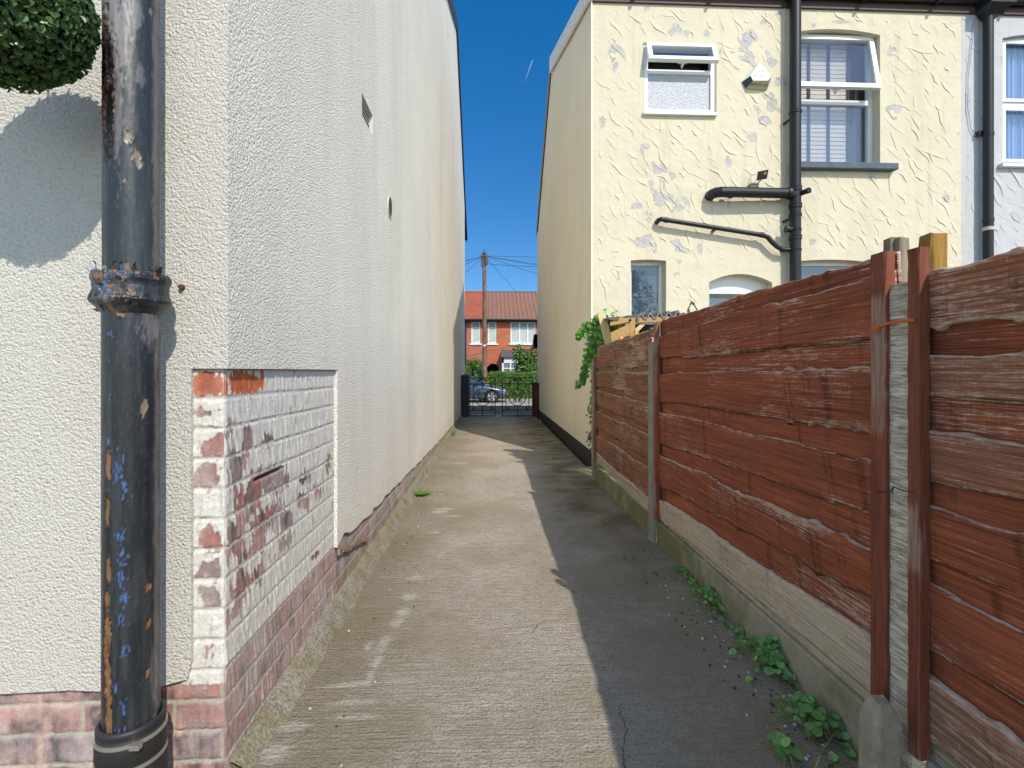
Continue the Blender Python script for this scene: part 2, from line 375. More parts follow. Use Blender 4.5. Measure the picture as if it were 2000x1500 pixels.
mb = MB()
def wcol(y0, y1, z0, z1, n=1):
    mb.add([(WX + OX, y0, z0[0]), (WX + OX, y1, z0[1]), (WX + OX, y1, z1[1]), (WX + OX, y0, z1[0])], [(0, 1, 2, 3)])
rj = random.Random(3)
bot = {y: (1.107 if y < PY1 - .02 else rbot(y) + rj.uniform(-.012, .012)) for y in ylines}
bot[ylines[[i for i, v in enumerate(ylines) if v > PY1][0]]] = .33
for y0, y1 in zip(ylines, ylines[1:]):
    b0, b1 = bot[y0], bot[y1]
    if y1 <= PY1: b0 = b1 = 1.107
    elif y0 < PY1: b0 = .297
    if VY0 - 1e-6 <= y0 and y1 <= VY1 + 1e-6:
        wcol(y0, y1, (b0, b1), (VZ0, VZ0)); wcol(y0, y1, (VZ1, VZ1), (rtop(y0), rtop(y1)))
    else: wcol(y0, y1, (b0, b1), (rtop(y0), rtop(y1)))
    mb.add([(WX + OX, y0, b0), (WX + OX, y1, b1), (WX - .01, y1, b1 + .012), (WX - .01, y0, b0 + .012)], [(0, 1, 2, 3)])   # lower lip of the render
mb.box(WX - .002, WX + OX, PY1 - .03, PY1 - .0249, .297, 1.107)
mb.add([(WX + OX, VY0, VZ0), (WX + OX, VY1, VZ0), (WX - .09, VY1, VZ0), (WX - .09, VY0, VZ0), (WX + OX, VY0, VZ1), (WX + OX, VY1, VZ1), (WX - .09, VY1, VZ1), (WX - .09, VY0, VZ1)],
       [(0, 1, 2, 3), (7, 6, 5, 4), (0, 3, 7, 4), (1, 5, 6, 2), (2, 6, 7, 3)])
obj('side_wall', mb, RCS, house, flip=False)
# rear wall (faces the camera): render with the lower brick left bare
FZ = .262
mb = MB(); y = WY0 - OX; xe = WX + OX
fx0 = -.79                                    # left side of bare patch on the rear face
def fq(x0, x1, z0, z1): mb.add([(x0, y, z0), (x1, y, z0), (x1, y, z1), (x0, y, z1)], [(0, 1, 2, 3)])
xsx = list(np.arange(-6.0, fx0, .10)) + [fx0]
prevb = FZ
for a, b in zip([XL] + xsx, xsx):
    nb = FZ + rj.uniform(-.006, .006)
    if b > -.9: nb = .33 if b >= fx0 - 1e-6 else .285
    mb.add([(a, y, prevb), (b, y, nb), (b, y, 1.107), (a, y, 1.107)], [(0, 1, 2, 3)])
    mb.add([(a, y, prevb), (a, y + OX, prevb + .01), (b, y + OX, nb + .01), (b, y, nb)], [(0, 1, 2, 3)]); prevb = nb
fq(XL, xe, 1.107, BACK_Z)
mb.add([(fx0, y, .33), (fx0, y + OX, .33), (fx0, y + OX, 1.107), (fx0, y, 1.107)], [(0, 1, 2, 3)])
mb.add([(fx0, y, 1.107), (fx0, y + OX + .01, 1.107), (WX - .03, y + OX + .01, 1.107), (WX - .03, PY1, 1.107), (xe, PY1, 1.107), (xe, y, 1.107)], [(0, 1, 2, 3, 4, 5)])
# rounded corner bead of the render
ba = [(xe - .014, y), (xe - .004, y + .004), (xe, y + .014)]
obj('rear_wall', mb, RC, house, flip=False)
# front wall and party wall so that the house is solid
mb = MB(); mb.box(XL, WX + OX - .002, WY1 - .2, WY1, -.4, FRONT_Z); mb.box(XL, XL + .2, WY0 + .05, WY1 - .25, -.4, BACK_Z)
obj('front_wall', mb, RC, house)
# roof: two slopes with an overhanging verge
SLATE = M('roof_slates', .6, .4); w = SLATE.nd('ShaderNodeTexBrick', {'Vector': SLATE.mp((4, 4, 4)), 'Color1': (.045, .05, .065, 1), 'Color2': (.07, .075, .09, 1), 'Mortar': (.015, .015, .02, 1), 'Mortar Size': .02})
SLATE.col(w.outputs[0]); SLATE = SLATE.m
mb = MB(); vx = WX + OX + .035
ridge = (RIDGE_Y, RIDGE_Z + .03); fe = (WY1 + .9, FRONT_Z + .03 - .9 * (RIDGE_Z - FRONT_Z) / (WY1 - RIDGE_Y)); be = (WY0 - .25, BACK_Z - .08)
poly = [be, ridge, fe, (fe[0], fe[1] + .07), (ridge[0], ridge[1] + .10), (be[0], be[1] + .07)]
mb.prism(poly, 'x', XL - .1, vx); rf = obj('roof', mb, SLATE, house)
mb = MB(); poly2 = [(be[0], be[1] - .10), (ridge[0], ridge[1] - .13), (ridge[0], ridge[1] - .002), (be[0], be[1] - .002)]
mb.prism(poly2, 'x', WX + OX + .001, vx - .004)
obj('bargeboard', mb, plain('blue_grey_barge_paint', (.03, .05, .09), .5), rf)
mb = MB(); poly2 = [(ridge[0], ridge[1] - .05), (fe[0], fe[1] - .05), (fe[0], fe[1] - .002), (ridge[0], ridge[1] - .002)]
mb.prism(poly2, 'x', WX + OX + .001, vx - .01); obj('verge_trim', mb, plain('verge_black', (.02, .025, .04), .5), rf)
# vent louvres and round flue hole
mb = MB()
for i in range(5):
    z = VZ0 + (VZ1 - VZ0) * (i + .3) / 5; mb.add([(WX - .045, VY0, z + .02), (WX - .004, VY0, z), (WX - .004, VY1, z), (WX - .045, VY1, z + .02), (WX - .045, VY0, z + .027), (WX - .004, VY0, z + .007), (WX - .004, VY1, z + .007), (WX - .045, VY1, z + .027)], [(0, 1, 2, 3), (7, 6, 5, 4), (1, 5, 6, 2)])
obj('air_vent', mb, plain('vent_grey', (.40, .37, .33), .8), house)
mb = MB(); hr = .075; c = Vector((WX + OX, hol.y, hol.z))
def ringx(mb, c, r0, r1, x0, x1, n=24):
    vs = []; fs = []
    for k in range(n):
        a = 2 * math.pi * k / n
        for r, x in ((r0, x0), (r0, x1), (r1, x1), (r1, x0)): vs.append((x, c.y + r * math.cos(a), c.z + r * math.sin(a)))
    for k in range(n):
        k2 = (k + 1) % n
        for j in range(4): fs.append((k * 4 + j, k * 4 + (j + 1) % 4, k2 * 4 + (j + 1) % 4, k2 * 4 + j))
    mb.add(vs, fs)
ringx(mb, c, .066, .073, WX + OX - .002, WX + OX + .007); fl = obj('flue_outlet', mb, plain('flue_rim', (.55, .50, .42), .8), house)
mb = MB(); mb.prism([(c.y + .066 * math.cos(a * math.pi / 10), c.z + .066 * math.sin(a * math.pi / 10)) for a in range(20)], 'x', WX + OX + .001, WX + OX + .004)
obj('flue_opening', mb, BLACKM, fl)
# --- brickwork of the corner: courses, worn bricks, flaking white paint, as relief with its own colours
CH = .0807; ZJ = .30
PAINT = np.array((.64, .615, .565)); 
def bricks(S, Zz, off, blen, seed, painted, chips, fresh=None, rs=1):
    """S runs along the wall, Zz up; returns relief (m) and colour"""
    S = np.asarray(S, float); t = (Zz - ZJ) / CH + (fbm(S * 3, Zz * 0 + 1, seed) - .5) * .10; row = np.floor(t); fz = t - row
    u = S / blen + off + np.where(row % 2 == 1, 0, .5) + (_h(row, row * 0, seed) - .5) * .16 * (row < 9); bi = np.floor(u); fu = u - bi
    ez = np.minimum(fz, 1 - fz) * CH; eu = np.minimum(fu, 1 - fu) * blen; e = np.minimum(ez, eu)
    e = e + (fbm(S * 60, Zz * 60, seed + 2) - .5) * .006
    face = sm(.0035, .0075, e)
    if painted is not None and rs < 1: face = np.where(painted, np.maximum(face, .8 * sm(.004, .008, ez)), face)
    n1 = fbm(S * 40, Zz * 40, seed + 5); n2 = fbm(S * 150, Zz * 150, seed + 6, 3); n3 = fbm(S * 12, Zz * 12, seed + 7)
    h = face * (.0038 if painted is not None else .006) + (n1 - .5) * .004 * face + (n2 - .5) * .0026
    # drag marks
    dm = vn((S + Zz * .18) * 95, Zz * 22, seed + 9); h = h + face * (sm(.5, .85, dm)) * .003
    b1 = _h(bi, row, seed + 11)[..., None]; b2 = _h(bi, row, seed + 12)[..., None]
    purple = np.array((.33, .19, .17)); red = np.array((.36, .15, .115)); grey = np.array((.25, .225, .23)); pink = np.array((.46, .31, .28))
    c = purple * (1 - b1 * .7) + red * b1 * .7; c = np.where(b2 > .62, lerp(c, grey, .7), c); c = np.where(b2 < .22, lerp(c, pink, .6), c)
    c = c * (.72 + .6 * n1[..., None]); c = lerp(c, np.array((.07, .065, .075)), (sm(.50, .70, fbm(S * 22, Zz * 9, seed + 15)) * .8)[..., None])
    c = lerp(c, np.array((.50, .42, .40)), (sm(.45, .7, n3) * .5)[..., None])
    mort = np.array((.37, .345, .29)) * (.75 + .5 * n2[..., None])
    c = lerp(mort, c, face[..., None])
    if painted is not None:
        chip = chips + (fbm(S * 22, Zz * 22, seed + 20, 6) - .5) * 1.4 + ((vn((S + Zz * .22) * 75, Zz * 14, seed + 21) - .5) * 1.3 + (vn((S + Zz * .22) * 150, Zz * 30, seed + 31) - .5) * .9) * (1.0 if rs < 1 else .8) + (0 if rs < 1 else 1) * (fbm(S * 50, Zz * 50, seed + 41, 4) - .5) * 1.6 - (1 - face) * .55
        pm = painted & (chip < .28)
        pmf = sm(.34, .24, chip) * painted
        pc = PAINT * (.90 + .2 * n2[..., None]) * np.ones_like(c)
        edge = sm(.10, .27, chip) * pmf
        pc = lerp(pc, np.array((.42, .38, .34)), (edge * .35)[..., None])
        pc = lerp(pc, np.array((.45, .43, .36)), ((1 - face) * .35)[..., None])
        c = lerp(c, pc, pmf[..., None]); h = h * rs + face * sm(.55, .8, vn((S + Zz * .22) * 110, Zz * 16, seed + 33)) * (.0022 if rs < 1 else .0006) + pmf * (.0012 + .0008 * edge)
        if fresh is not None:
            fm = fresh * (1 - pmf) * face
            c = lerp(c, np.array((.50, .135, .055)) * (.7 + .6 * n1[..., None]), fm[..., None])
    return h, c
def chipfield(S, Zz, lst):
    v = np.full(np.shape(S), -.55)
    for s0, z0, rs, rz, a in lst:
        d = 1 - np.sqrt(((S - s0) / rs) ** 2 + ((Zz - z0) / rz) ** 2); v = np.maximum(v, np.where(d > -1.2, -.55 + (d + .45) * a, -.55))
    return v
corner = None
# side patch
ds = .0032; s = np.arange(0, PY1 - WY0 + .02, ds); z = np.arange(-.03, 1.125, ds); S, Zz = np.meshgrid(s, z, indexing='ij')
def sz(px, py): p = PX(px, py, WX); return p.y - WY0, p.z
side_ch = [(.12, 1.065, .15, .045, 1.8)]
for px, py, rs, rz, a in ((485, 862, .03, .05, 1.3), (463, 915, .05, .06, 1.2), (452, 830, .02, .03, .9), (520, 935, .16, .035, 1.25), (500, 960, .08, .07, 1.4), (545, 945, .10, .04, 1.1), (475, 995, .07, .06, 1.2),
                          (520, 1015, .12, .06, 1.1), (460, 1045, .06, .06, 1.2), (500, 1060, .1, .06, .9), (560, 1010, .10, .06, .8), (590, 985, .1, .05, .75), (470, 1150, .06, .06, 1.1), (500, 1120, .1, .05, .85), (620, 960, .1, .05, .7),
                          (555, 1065, .1, .05, .7), (460, 1190, .05, .04, .9), (520, 860, .04, .03, .8), (640, 905, .03, .05, .8), (616, 1085, .05, .018, 1.2), (600, 930, .08, .03, .75)):
    q = sz(px, py); side_ch.append((q[0], q[1], rs * 1.15, rz, a * 1.35))
painted = (Zz > .302 - .03 * 0) ; fresh = ((S < .235) & (Zz > 1.015)).astype(float)
h, c = bricks(S, Zz, .0, .235, 11, painted, chipfield(S, Zz, side_ch), fresh, .42)
# a gash where a brick has lost its top edge
q = sz(528, 925); g = sm(.12, .07, np.abs(S - q[0])) * sm(.008, .003, np.abs(Zz - q[1])); h = h - g * .02; c = lerp(c, np.array((.12, .05, .04)), (g * .8)[..., None])
c = np.where((Zz < .302)[..., None], lerp(c, np.array((.46, .40, .385)), (.22 + .3 * fbm(S * 9, Zz * 20, 55))[..., None]), c)
fade = sm(0, .006, S)
V = np.stack([WX - .004 + h * fade, WY0 + S, Zz], -1)
bw = put('side_brickwork', mkmesh('b', V.reshape(-1, 3), gridfaces(len(s), len(z)), c.reshape(-1, 3), smooth=True), BRICKT, house)
# side plinth beyond the patch
s = np.arange(PY1 - WY0 + .005, WY1 - WY0, .012); z = np.arange(-.03, .40, .007); S, Zz = np.meshgrid(s, z, indexing='ij')
h, c = bricks(S, Zz, .0, .235, 11, None, None); h = h * .6; c = lerp(c, np.array((.46, .40, .385)), (.25 + .3 * fbm(S * 9, Zz * 20, 55))[..., None]); c = lerp(c, np.array((.22, .21, .08)), (sm(.17, .02, Zz + (fbm(S * 5, Zz * 9, 4) - .5) * .15) * .65)[..., None])
V = np.stack([WX - .005 + h, WY0 + S, Zz], -1)
put('brick_plinth', mkmesh('b', V.reshape(-1, 3), gridfaces(len(s), len(z)), c.reshape(-1, 3), smooth=True), BRICKT, house)
# rear face: quoin under the render edge, and plinth
ds = .0036; s = np.arange(0, .115, ds); z = np.arange(-.03, 1.125, ds); S, Zz = np.meshgrid(s, z, indexing='ij')
def sf(px, py): p = PY(px, py, WY0); return WX - p.x, p.z
fc = []
for px, py, rs, rz, a in ((412, 752, .055, .032, 1.7), (440, 757, .03, .028, 1.7), (395, 806, .03, .012, 1.3), (430, 800, .012, .02, 1.3), (418, 833, .025, .008, 1.2), (432, 872, .035, .035, 1.5), (405, 880, .02, .015, 1.3),
                          (410, 935, .036, .036, 1.6), (412, 1057, .022, .030, 1.4), (425, 1070, .02, .012, 1.3), (418, 1118, .042, .028, 1.5), (395, 1125, .025, .02, 1.3), (412, 1165, .03, .03, 1.35), (395, 1150, .02, .02, 1.2)):
    q = sf(px, py); fc.append((q[0], q[1], rs * 1.1, rz * 1.1, a * 1.1))
h, c = bricks(S, Zz, .0, .235, 23, Zz > .262, chipfield(S, Zz, fc), ((Zz > 1.0)).astype(float) * .6)
fade = sm(0, .006, S)
V = np.stack([WX - .002 - S, WY0 + .004 - h * fade, Zz], -1)
put('corner_brickwork', mkmesh('b', V.reshape(-1, 3), gridfaces(len(s), len(z))[:, ::-1], c.reshape(-1, 3), smooth=True), BRICKT, house)
s = np.arange(.1115, 2.4, .0055); z = np.arange(-.03, .36, .005); S, Zz = np.meshgrid(s, z, indexing='ij')
h, c = bricks(S, Zz, .0, .235, 23, (Zz > .29) & (S < .3), np.full(S.shape, -.1)); c = lerp(c, np.array((.52, .36, .30)) * (.8 + .4 * fbm(S * 60, Zz * 60, 9)[..., None]), (sm(.4, .62, fbm(S * 14, Zz * 14, 77)) * .6)[..., None])
V = np.stack([WX - .002 - S, WY0 + .004 - h, Zz], -1)
put('brick_plinth', mkmesh('b', V.reshape(-1, 3), gridfaces(len(s), len(z))[:, ::-1], c.reshape(-1, 3), smooth=True), BRICKT, house)
# broken render and exposed lath of mortar at the foot of the patch
mb = MB(); rr = random.Random(4); a0 = Vector((WX + .012, 2.38, .262)); 
pts = [(WX + .014, 2.36 + .05 * i, .272 - .011 * i + rr.uniform(-.006, .006)) for i in range(12)]
for i in range(11): mb.bar(pts[i], Vector(pts[i + 1]) + Vector((rr.uniform(-.003, .002), 0, rr.uniform(-.004, .004))), .010 + rr.uniform(0, .006), .010 + rr.uniform(0, .018))
obj('broken_mortar_edge', mb, plain('raw_mortar', (.26, .18, .13), .95, .1, var=.3, sc=60, bst=.8), house)

# ================================================================ SOIL PIPE ON THE NEAR HOUSE
px_, py_ = -.842, 1.258
pr = .0585
pp = PY(257, 725, py_); px_ = pp.x
pipe = thing('drainpipe', (px_, py_, 0), 'thick black iron pipe with blistered rusty paint on the roughcast corner', 'pipe')
def irons(A, Zz, seed, up):
    """A = angle (0 faces the camera side), Zz height: colours and relief of old paint"""
    n1 = fbm(A * 8, Zz * 30, seed); n2 = fbm(A * 30, Zz * 90, seed + 1); n3 = fbm(A * 5, Zz * 7, seed + 2)
    base = np.array((.014, .017, .021)) * np.ones(A.shape + (3,)); base = lerp(base, np.array((.038, .041, .046)), (sm(.4, .75, n3) * .8)[..., None])
    base = lerp(base, np.array((.11, .11, .115)), (sm(.62, .78, n2) * .25)[..., None])
    h = (n2 - .5) * .0008 + (n1 - .5) * .0012
    return base, h, n1, n2
def ang(px): # angle on the pipe seen at pixel x (radians, + = right side) 
    return math.asin(max(-1, min(1, (px - 264) / 61.)))
VIEW = math.atan2(-px_, -(-py_))  # direction from pipe toward camera measured from -Y
def pipemesh(z0, z1, r, dz, na, seed, marks, upper):
    z = np.arange(z0, z1 + dz, dz); a = np.linspace(-math.pi, math.pi, na); A, Zz = np.meshgrid(a, z, indexing='ij')
    c, h, n1, n2 = irons(A, Zz, seed, upper)
    for kind, px, py, ra, rz, st in marks:
        p = PY(px, py, py_ - .03); a0 = ang(px); 
        d = 1 - np.sqrt(((A - a0) / ra) ** 2 + ((Zz - p.z) / rz) ** 2) + (n1 - .5) * 1.1 + (n2 - .5) * .9
        if kind == 'rust':
            k = sm(.0, .08, d) * (np.abs(A - a0) < 1.2); rim = sm(-.22, 0, d) * (1 - k)
            c = lerp(c, np.array((.20, .10, .045)) * (.5 + 1.0 * n2[..., None]), k[..., None]); c = lerp(c, np.array((.01, .008, .008)), (rim * .8)[..., None]); h = h - k * .0022 + rim * .0028
        if kind == 'tan':
            k = sm(.0, .08, d); rim = sm(-.25, 0, d) * (1 - k)
            c = lerp(c, np.array((.20, .155, .12)) * (.7 + .6 * n2[..., None]), k[..., None]); c = lerp(c, np.array((.015, .01, .01)), (rim * .8)[..., None]); h = h - k * .0016 + rim * .002
        if kind == 'blue':
            k = sm(.70, .84, d + (n2 - .5) * 2.6); c = lerp(c, np.array((.06, .125, .33)), (k * .85)[..., None])
        if kind == 'dark':
            k = sm(.15, .2, d); rim = sm(.0, .15, d) * (1 - k)
            c = lerp(c, np.array((.006, .006, .008)), k[..., None]); c = lerp(c, np.array((.13, .06, .05)), (rim * .6)[..., None]); h = h - k * .004 + rim * .001
        if kind == 'grey':
            k = sm(.0, .6, d); c = lerp(c, np.array((.30, .28, .28)), (k * st)[..., None])
    Rr = r + h; th = A + VIEWA
    V = np.stack([px_ + Rr * np.sin(th), py_ - Rr * np.cos(th), Zz], -1)
    return mkmesh('p', V.reshape(-1, 3), gridfaces(na, len(z)), c.reshape(-1, 3), smooth=True)
VIEWA = math.atan2(0 - px_, py_)     # camera seen from the pipe axis
um = [('dark', 212, 150, .42, .17, 1), ('dark', 215, 235, .34, .12, 1), ('dark', 212, 90, .22, .1, 1), ('tan', 258, 274, .16, .016, 1), ('tan', 275, 310, .12, .013, 1), ('tan', 279, 323, .10, .009, 1), ('tan', 250, 358, .05, .006, 1),
      ('grey', 222, 40, .5, .09, .7), ('grey', 245, 80, .35, .14, .6), ('grey', 236, 200, .22, .2, .35), ('grey', 272, 30, .3, .05, .4), ('grey', 281, 150, .2, .03, .3), ('tan', 305, 14, .1, .01, 1), ('grey', 315, 200, .25, .6, .35)]
lm_ = [('rust', 219, 905, .11, .035, 1), ('rust', 217, 990, .13, .045, 1), ('rust', 219, 1110, .09, .03, 1), ('rust', 216, 1165, .12, .025, 1), ('rust', 216, 1250, .17, .085, 1), ('rust', 219, 1360, .15, .09, 1), ('rust', 217, 1310, .15, .07, 1),
       ('blue', 237, 905, .3, .035, 1), ('blue', 235, 928, .16, .02, 1), ('blue', 250, 945, .2, .015, 1), ('blue', 248, 1083, .24, .022, 1), ('blue', 245, 1120, .2, .025, 1), ('blue', 248, 1160, .22, .02, 1), ('blue', 246, 1200, .22, .02, 1), ('blue', 242, 1040, .2, .02, 1),
       ('blue', 249, 1262, .2, .018, 1), ('blue', 250, 1368, .22, .02, 1), ('blue', 232, 1330, .12, .02, 1), ('blue', 222, 655, .14, .015, 1), ('blue', 220, 700, .1, .02, 1), ('blue', 221, 780, .1, .02, 1), ('blue', 219, 860, .1, .015, 1), ('blue', 245, 1420, .4, .02, 1), ('blue', 255, 970, .3, .01, 1),
       ('tan', 289, 795, .15, .022, 1), ('rust', 298, 1148, .12, .010, 1), ('rust', 298, 1222, .12, .012, 1), ('rust', 297, 1318, .08, .012, 1), ('rust', 242, 616, .2, .005, 1), ('grey', 315, 1000, .2, .9, .3), ('grey', 305, 640, .5, .06, .35), ('grey', 310, 1330, .3, .12, .25)]
zc = PY(264, 560, py_ - .03).z        # socket collar
put('upper_pipe', pipemesh(zc + .02, 5.0, pr * .955, .0045, 130, 41, um, True), IRON, pipe)
zb = PY(264, 1430, py_ - .04).z
put('lower_pipe', pipemesh(zb - .02, zc + .0, pr * .985, .0042, 130, 47, lm_, False), IRON, pipe)
# socket collar: lathe with torn relief
prof = [(.070, -.075), (.078, -.066), (.088, -.052), (.099, -.044), (.102, -.036), (.0985, -.028), (.094, -.020), (.0935, .004), (.095, .012), (.099, .020), (.100, .030), (.096, .038), (.084, .042), (.072, .040)]
prof = [(a * .82, b * .86) for a, b in prof]; pa = np.array(prof); t = np.linspace(0, len(prof) - 1, 110); r_ = np.interp(t, range(len(prof)), pa[:, 0]); z_ = np.interp(t, range(len(prof)), pa[:, 1])
a = np.linspace(-math.pi, math.pi, 260); A, Rr = np.meshgrid(a, r_, indexing='ij'); _, Zr = np.meshgrid(a, z_, indexing='ij')
c, h, n1, n2 = irons(A, Zr, 61, True); h = h * 2
lft = sm(.25, -.5, A) * sm(-2.4, -1.4, A)
k = sm(.54, .60, fbm(A * 7, Zr * 60, 66) + (lft - .5) * .35 + sm(.01, .03, Zr) * .05); blue = sm(.57, .64, fbm(A * 10, Zr * 80, 71)) * lft
rust = sm(.60, .64, fbm(A * 6 + 9, Zr * 50, 75)) * sm(-.3, .3, lft - .3 + sm(.015, .03, Zr))
c = lerp(c, np.array((.10, .095, .09)), (k * .5)[..., None]); c = lerp(c, np.array((.08, .15, .34)), (blue * .75)[..., None]); c = lerp(c, np.array((.26, .12, .045)), (rust * (1 - blue) * .85)[..., None])
c = lerp(c, np.array((.33, .26, .17)), (sm(.032, .04, Zr) * .75)[..., None])
h = h - k * lft * .003 - rust * .0015 + (fbm(A * 14, Zr * 60, 80) - .5) * .003 * (lft + .25)
th = A + VIEWA; V = np.stack([px_ + (Rr * .985 + h) * np.sin(th), py_ - (Rr * .985 + h) * np.cos(th), zc + Zr + h], -1)
put('socket_collar', mkmesh('p', V.reshape(-1, 3), gridfaces(260, 110), c.reshape(-1, 3), smooth=True), IRON, pipe)
# curled paint flakes on the collar
mb = MB(); rr = random.Random(12); mb.col = (.05, .04, .035)
for i in range(30):
    a_ = VIEWA + rr.uniform(-1.7, .9); top = i < 15; rad = .068 if top else rr.uniform(.077, .081); zz = zc + (.034 if top else rr.uniform(-.06, .035))
    p = Vector((px_ + rad * math.sin(a_), py_ - rad * math.cos(a_), zz)); n = Vector((math.sin(a_), -math.cos(a_), 0)); w = Vector((math.cos(a_), math.sin(a_), 0))
    L = rr.uniform(.006, .020) if top else rr.uniform(.004, .011); W = rr.uniform(.004, .010); lean = rr.uniform(-.2, 1.0) if top else rr.uniform(.4, 1.2)
    u = Vector((0, 0, 1)); t = (u + n * lean).normalized() * (1 if top or rr.random() < .5 else -1); cc = rr.choice([(.04, .035, .035), (.16, .075, .04), (.2, .17, .14), (.08, .14, .3)])
    mb.add([p - w * W, p + w * W, p + w * W * .6 + t * L, p - w * W * .8 + t * L * .8, p + t * L * 1.35 + n * L * .3], [(0, 1, 2, 3), (3, 2, 4)], cc)
obj('paint_flake', mb, IRON, pipe)['kind'] = 'stuff'
# rubber coupling at the foot
mb = MB(); mb.lathe([(.060, 0), (.065, .002), (.069, -.006), (.069, -.014), (.066, -.018), (.067, -.022), (.071, -.03), (.0715, -.075), (.067, -.082), (.067, -.094), (.073, -.10), (.073, -.3)], (px_, py_, zb + .012), 48)
cp = obj('rubber_coupling', mb, plain('black_rubber', (.022, .022, .022), .5, .4), pipe); cp.data.polygons.foreach_set('use_smooth', [True] * len(cp.data.polygons))
cp.rotation_euler = (0, 0, 0)
mb = MB()
for zz in (-.030, -.088): mb.lathe([(.069, zz - .0045), (.0725, zz - .0045), (.0725, zz + .0045), (.069, zz + .0045)], (px_, py_, zb + .012), 48)
mb.box(px_ + .04, px_ + .062, py_ - .068, py_ - .054, zb - .024, zb - .012)
obj('steel_clip', mb, plain('stainless_clip', (.55, .52, .48), .35, .5, .8), cp)
# a rusty stub of an old fixing in the render
p = PY(357, 561, WY0 - OX); mb = MB(); mb.tube([p + Vector((0, .01, 0)), p + Vector((0, -.012, 0))], [.008, .0065], 10)
obj('wall_plug', mb, plain('rusty_plug', (.13, .045, .02), .8), None, base=p); tag(bpy.data.objects['wall_plug'], 'small rusty plug in the roughcast right of the pipe collar', 'wall plug')

# ================================================================ TOPIARY BALL
bc = Vector((-1.02, 1.098, 1.868)); br_ = .160
ball = thing('topiary_ball', bc, 'artificial green box-leaf ball hanging beside the black pipe', 'topiary ball')
mb = MB(); rr = random.Random(5)
for i in range(9500):
    d = Vector((rr.gauss(0, 1), rr.gauss(0, 1), rr.gauss(0, 1))).normalized(); rad = br_ * (rr.uniform(.90, 1.0) + .03 * noise.noise(d * 5))
    n = (d + Vector((rr.gauss(0, .45), rr.gauss(0, .45), rr.gauss(0, .45)))).normalized(); up = Vector((rr.gauss(0, 1), rr.gauss(0, 1), rr.gauss(-.6, 1)))
    g = rr.uniform(.6, 1.25); L = rr.uniform(.009, .020); 
    col = (.075 * g, .145 * g, .05 * g) if rr.random() < .85 else (.15 * g, .22 * g, .09 * g)
    mb.leaf(bc + d * rad, n, up, L, L * .62, col, .35)
obj('leaves', mb, TOPM, ball, flip=False)
mb = MB(); mb.lathe([(.001, -br_ * .86)] + [(br_ * .86 * math.cos(t), br_ * .86 * math.sin(t)) for t in np.linspace(-1.5, 1.5, 14)] + [(.001, br_ * .86)], bc, 24)
obj('core', mb, plain('dark_core', (.01, .018, .008), .9), ball)
mb = MB(); top = bc + Vector((0, 0, br_)); mb.tube([top, top + Vector((0, 0, .30))], .003, 6); obj('chain', mb, BLACKM, ball)
br0 = thing('hanging_bracket', (bc.x, WY0 - OX, bc.z + .5), 'black wall bracket above the topiary ball', 'bracket')
mb = MB(); q = top + Vector((0, 0, .30)); mb.tube([q + Vector((0, -.01, 0)), q + Vector((0, .1, .02)), (q.x, WY0 - OX, q.z + .02)], .006, 8); mb.box(q.x - .012, q.x + .012, WY0 - OX - .006, WY0 - OX, q.z - .16, q.z + .05)
mb.tube([(q.x, WY0 - OX - .004, q.z - .14), (q.x, WY0 - .13, q.z - .06), (q.x, WY0 - .2, q.z + .015)], .005, 8)
obj('arm', mb, BLACKM, br0)
# ================================================================ CREAM HOUSE (right)
chouse = thing('cream_house', (4, 9, 0), 'cream rendered house with peeling paint and arched sash openings, right of the alley', 'house')
EZ = 5.43
WWX = PY(1878, 300, RY0).x
def pz(px, py, Y=RY0): return PY(px, py, Y).z
def pxx(px, Y=RY0): return PY(px, 300, Y).x
CREAMC, WHITEC = (.625, .565, .425), (.50, .50, .505)
def stucco(name, base, peelc):
    m = M(name, .9, .15)
    n = m.noise(1.6, 5, .6); st = m.noise(1, 5, .6, vec=m.mp((3, 3, .3))); f = m.noise(70, 3)
    c = m.mix(m.ramp(n, [(.3, 0), (.7, 1)]), tuple(x * .93 for x in base), base)
    c = m.mix(m.ma('MULTIPLY', m.ramp(st, [(.55, 0), (.78, 1)]), .35), c, tuple(x * y for x, y in zip(base, (.72, .66, .55))))
    c = m.mix(m.ma('MULTIPLY', m.ramp(m.noise(5, 5, .7), [(.56, 0), (.7, 1)]), .22), c, (.45, .42, .36))
    pf = m.ma('ADD', m.at('peel'), m.ma('MULTIPLY', m.ma('SUBTRACT', m.noise(11, 6, .7, dist=.6), .5), 1.5))
    pm = m.ramp(pf, [(.36, 0), (.40, 1)])
    pn = m.noise(14, 5, .7)
    pc = m.mix(m.ramp(pn, [(.35, 0), (.7, 1)]), tuple(x * .84 for x in peelc), peelc)
    pc = m.mix(m.ma('MULTIPLY', m.ramp(m.noise(38, 4, .7), [(.54, 0), (.62, 1)]), .5), pc, (.30, .26, .23))
    gr_ = m.noise(1, 5, .7, vec=m.mp((9, 9, .7))); c = m.mix(m.ma('MULTIPLY', m.ramp(gr_, [(.56, 0), (.75, 1)]), .38), c, (.30, .28, .22)); m.col(m.mix(pm, c, pc))
    h = m.ma('ADD', m.ma('MULTIPLY', pm, -.5), m.ma('ADD', m.ma('MULTIPLY', m.noise(6, 4), 1.6), m.ma('MULTIPLY', f, .25)))
    m.bump(h, .8, .012); return m.m
CREAM = stucco('cream_masonry_paint', CREAMC, (.50, .485, .47)); WHITES = stucco('white_masonry_paint', WHITEC, (.50, .50, .53))
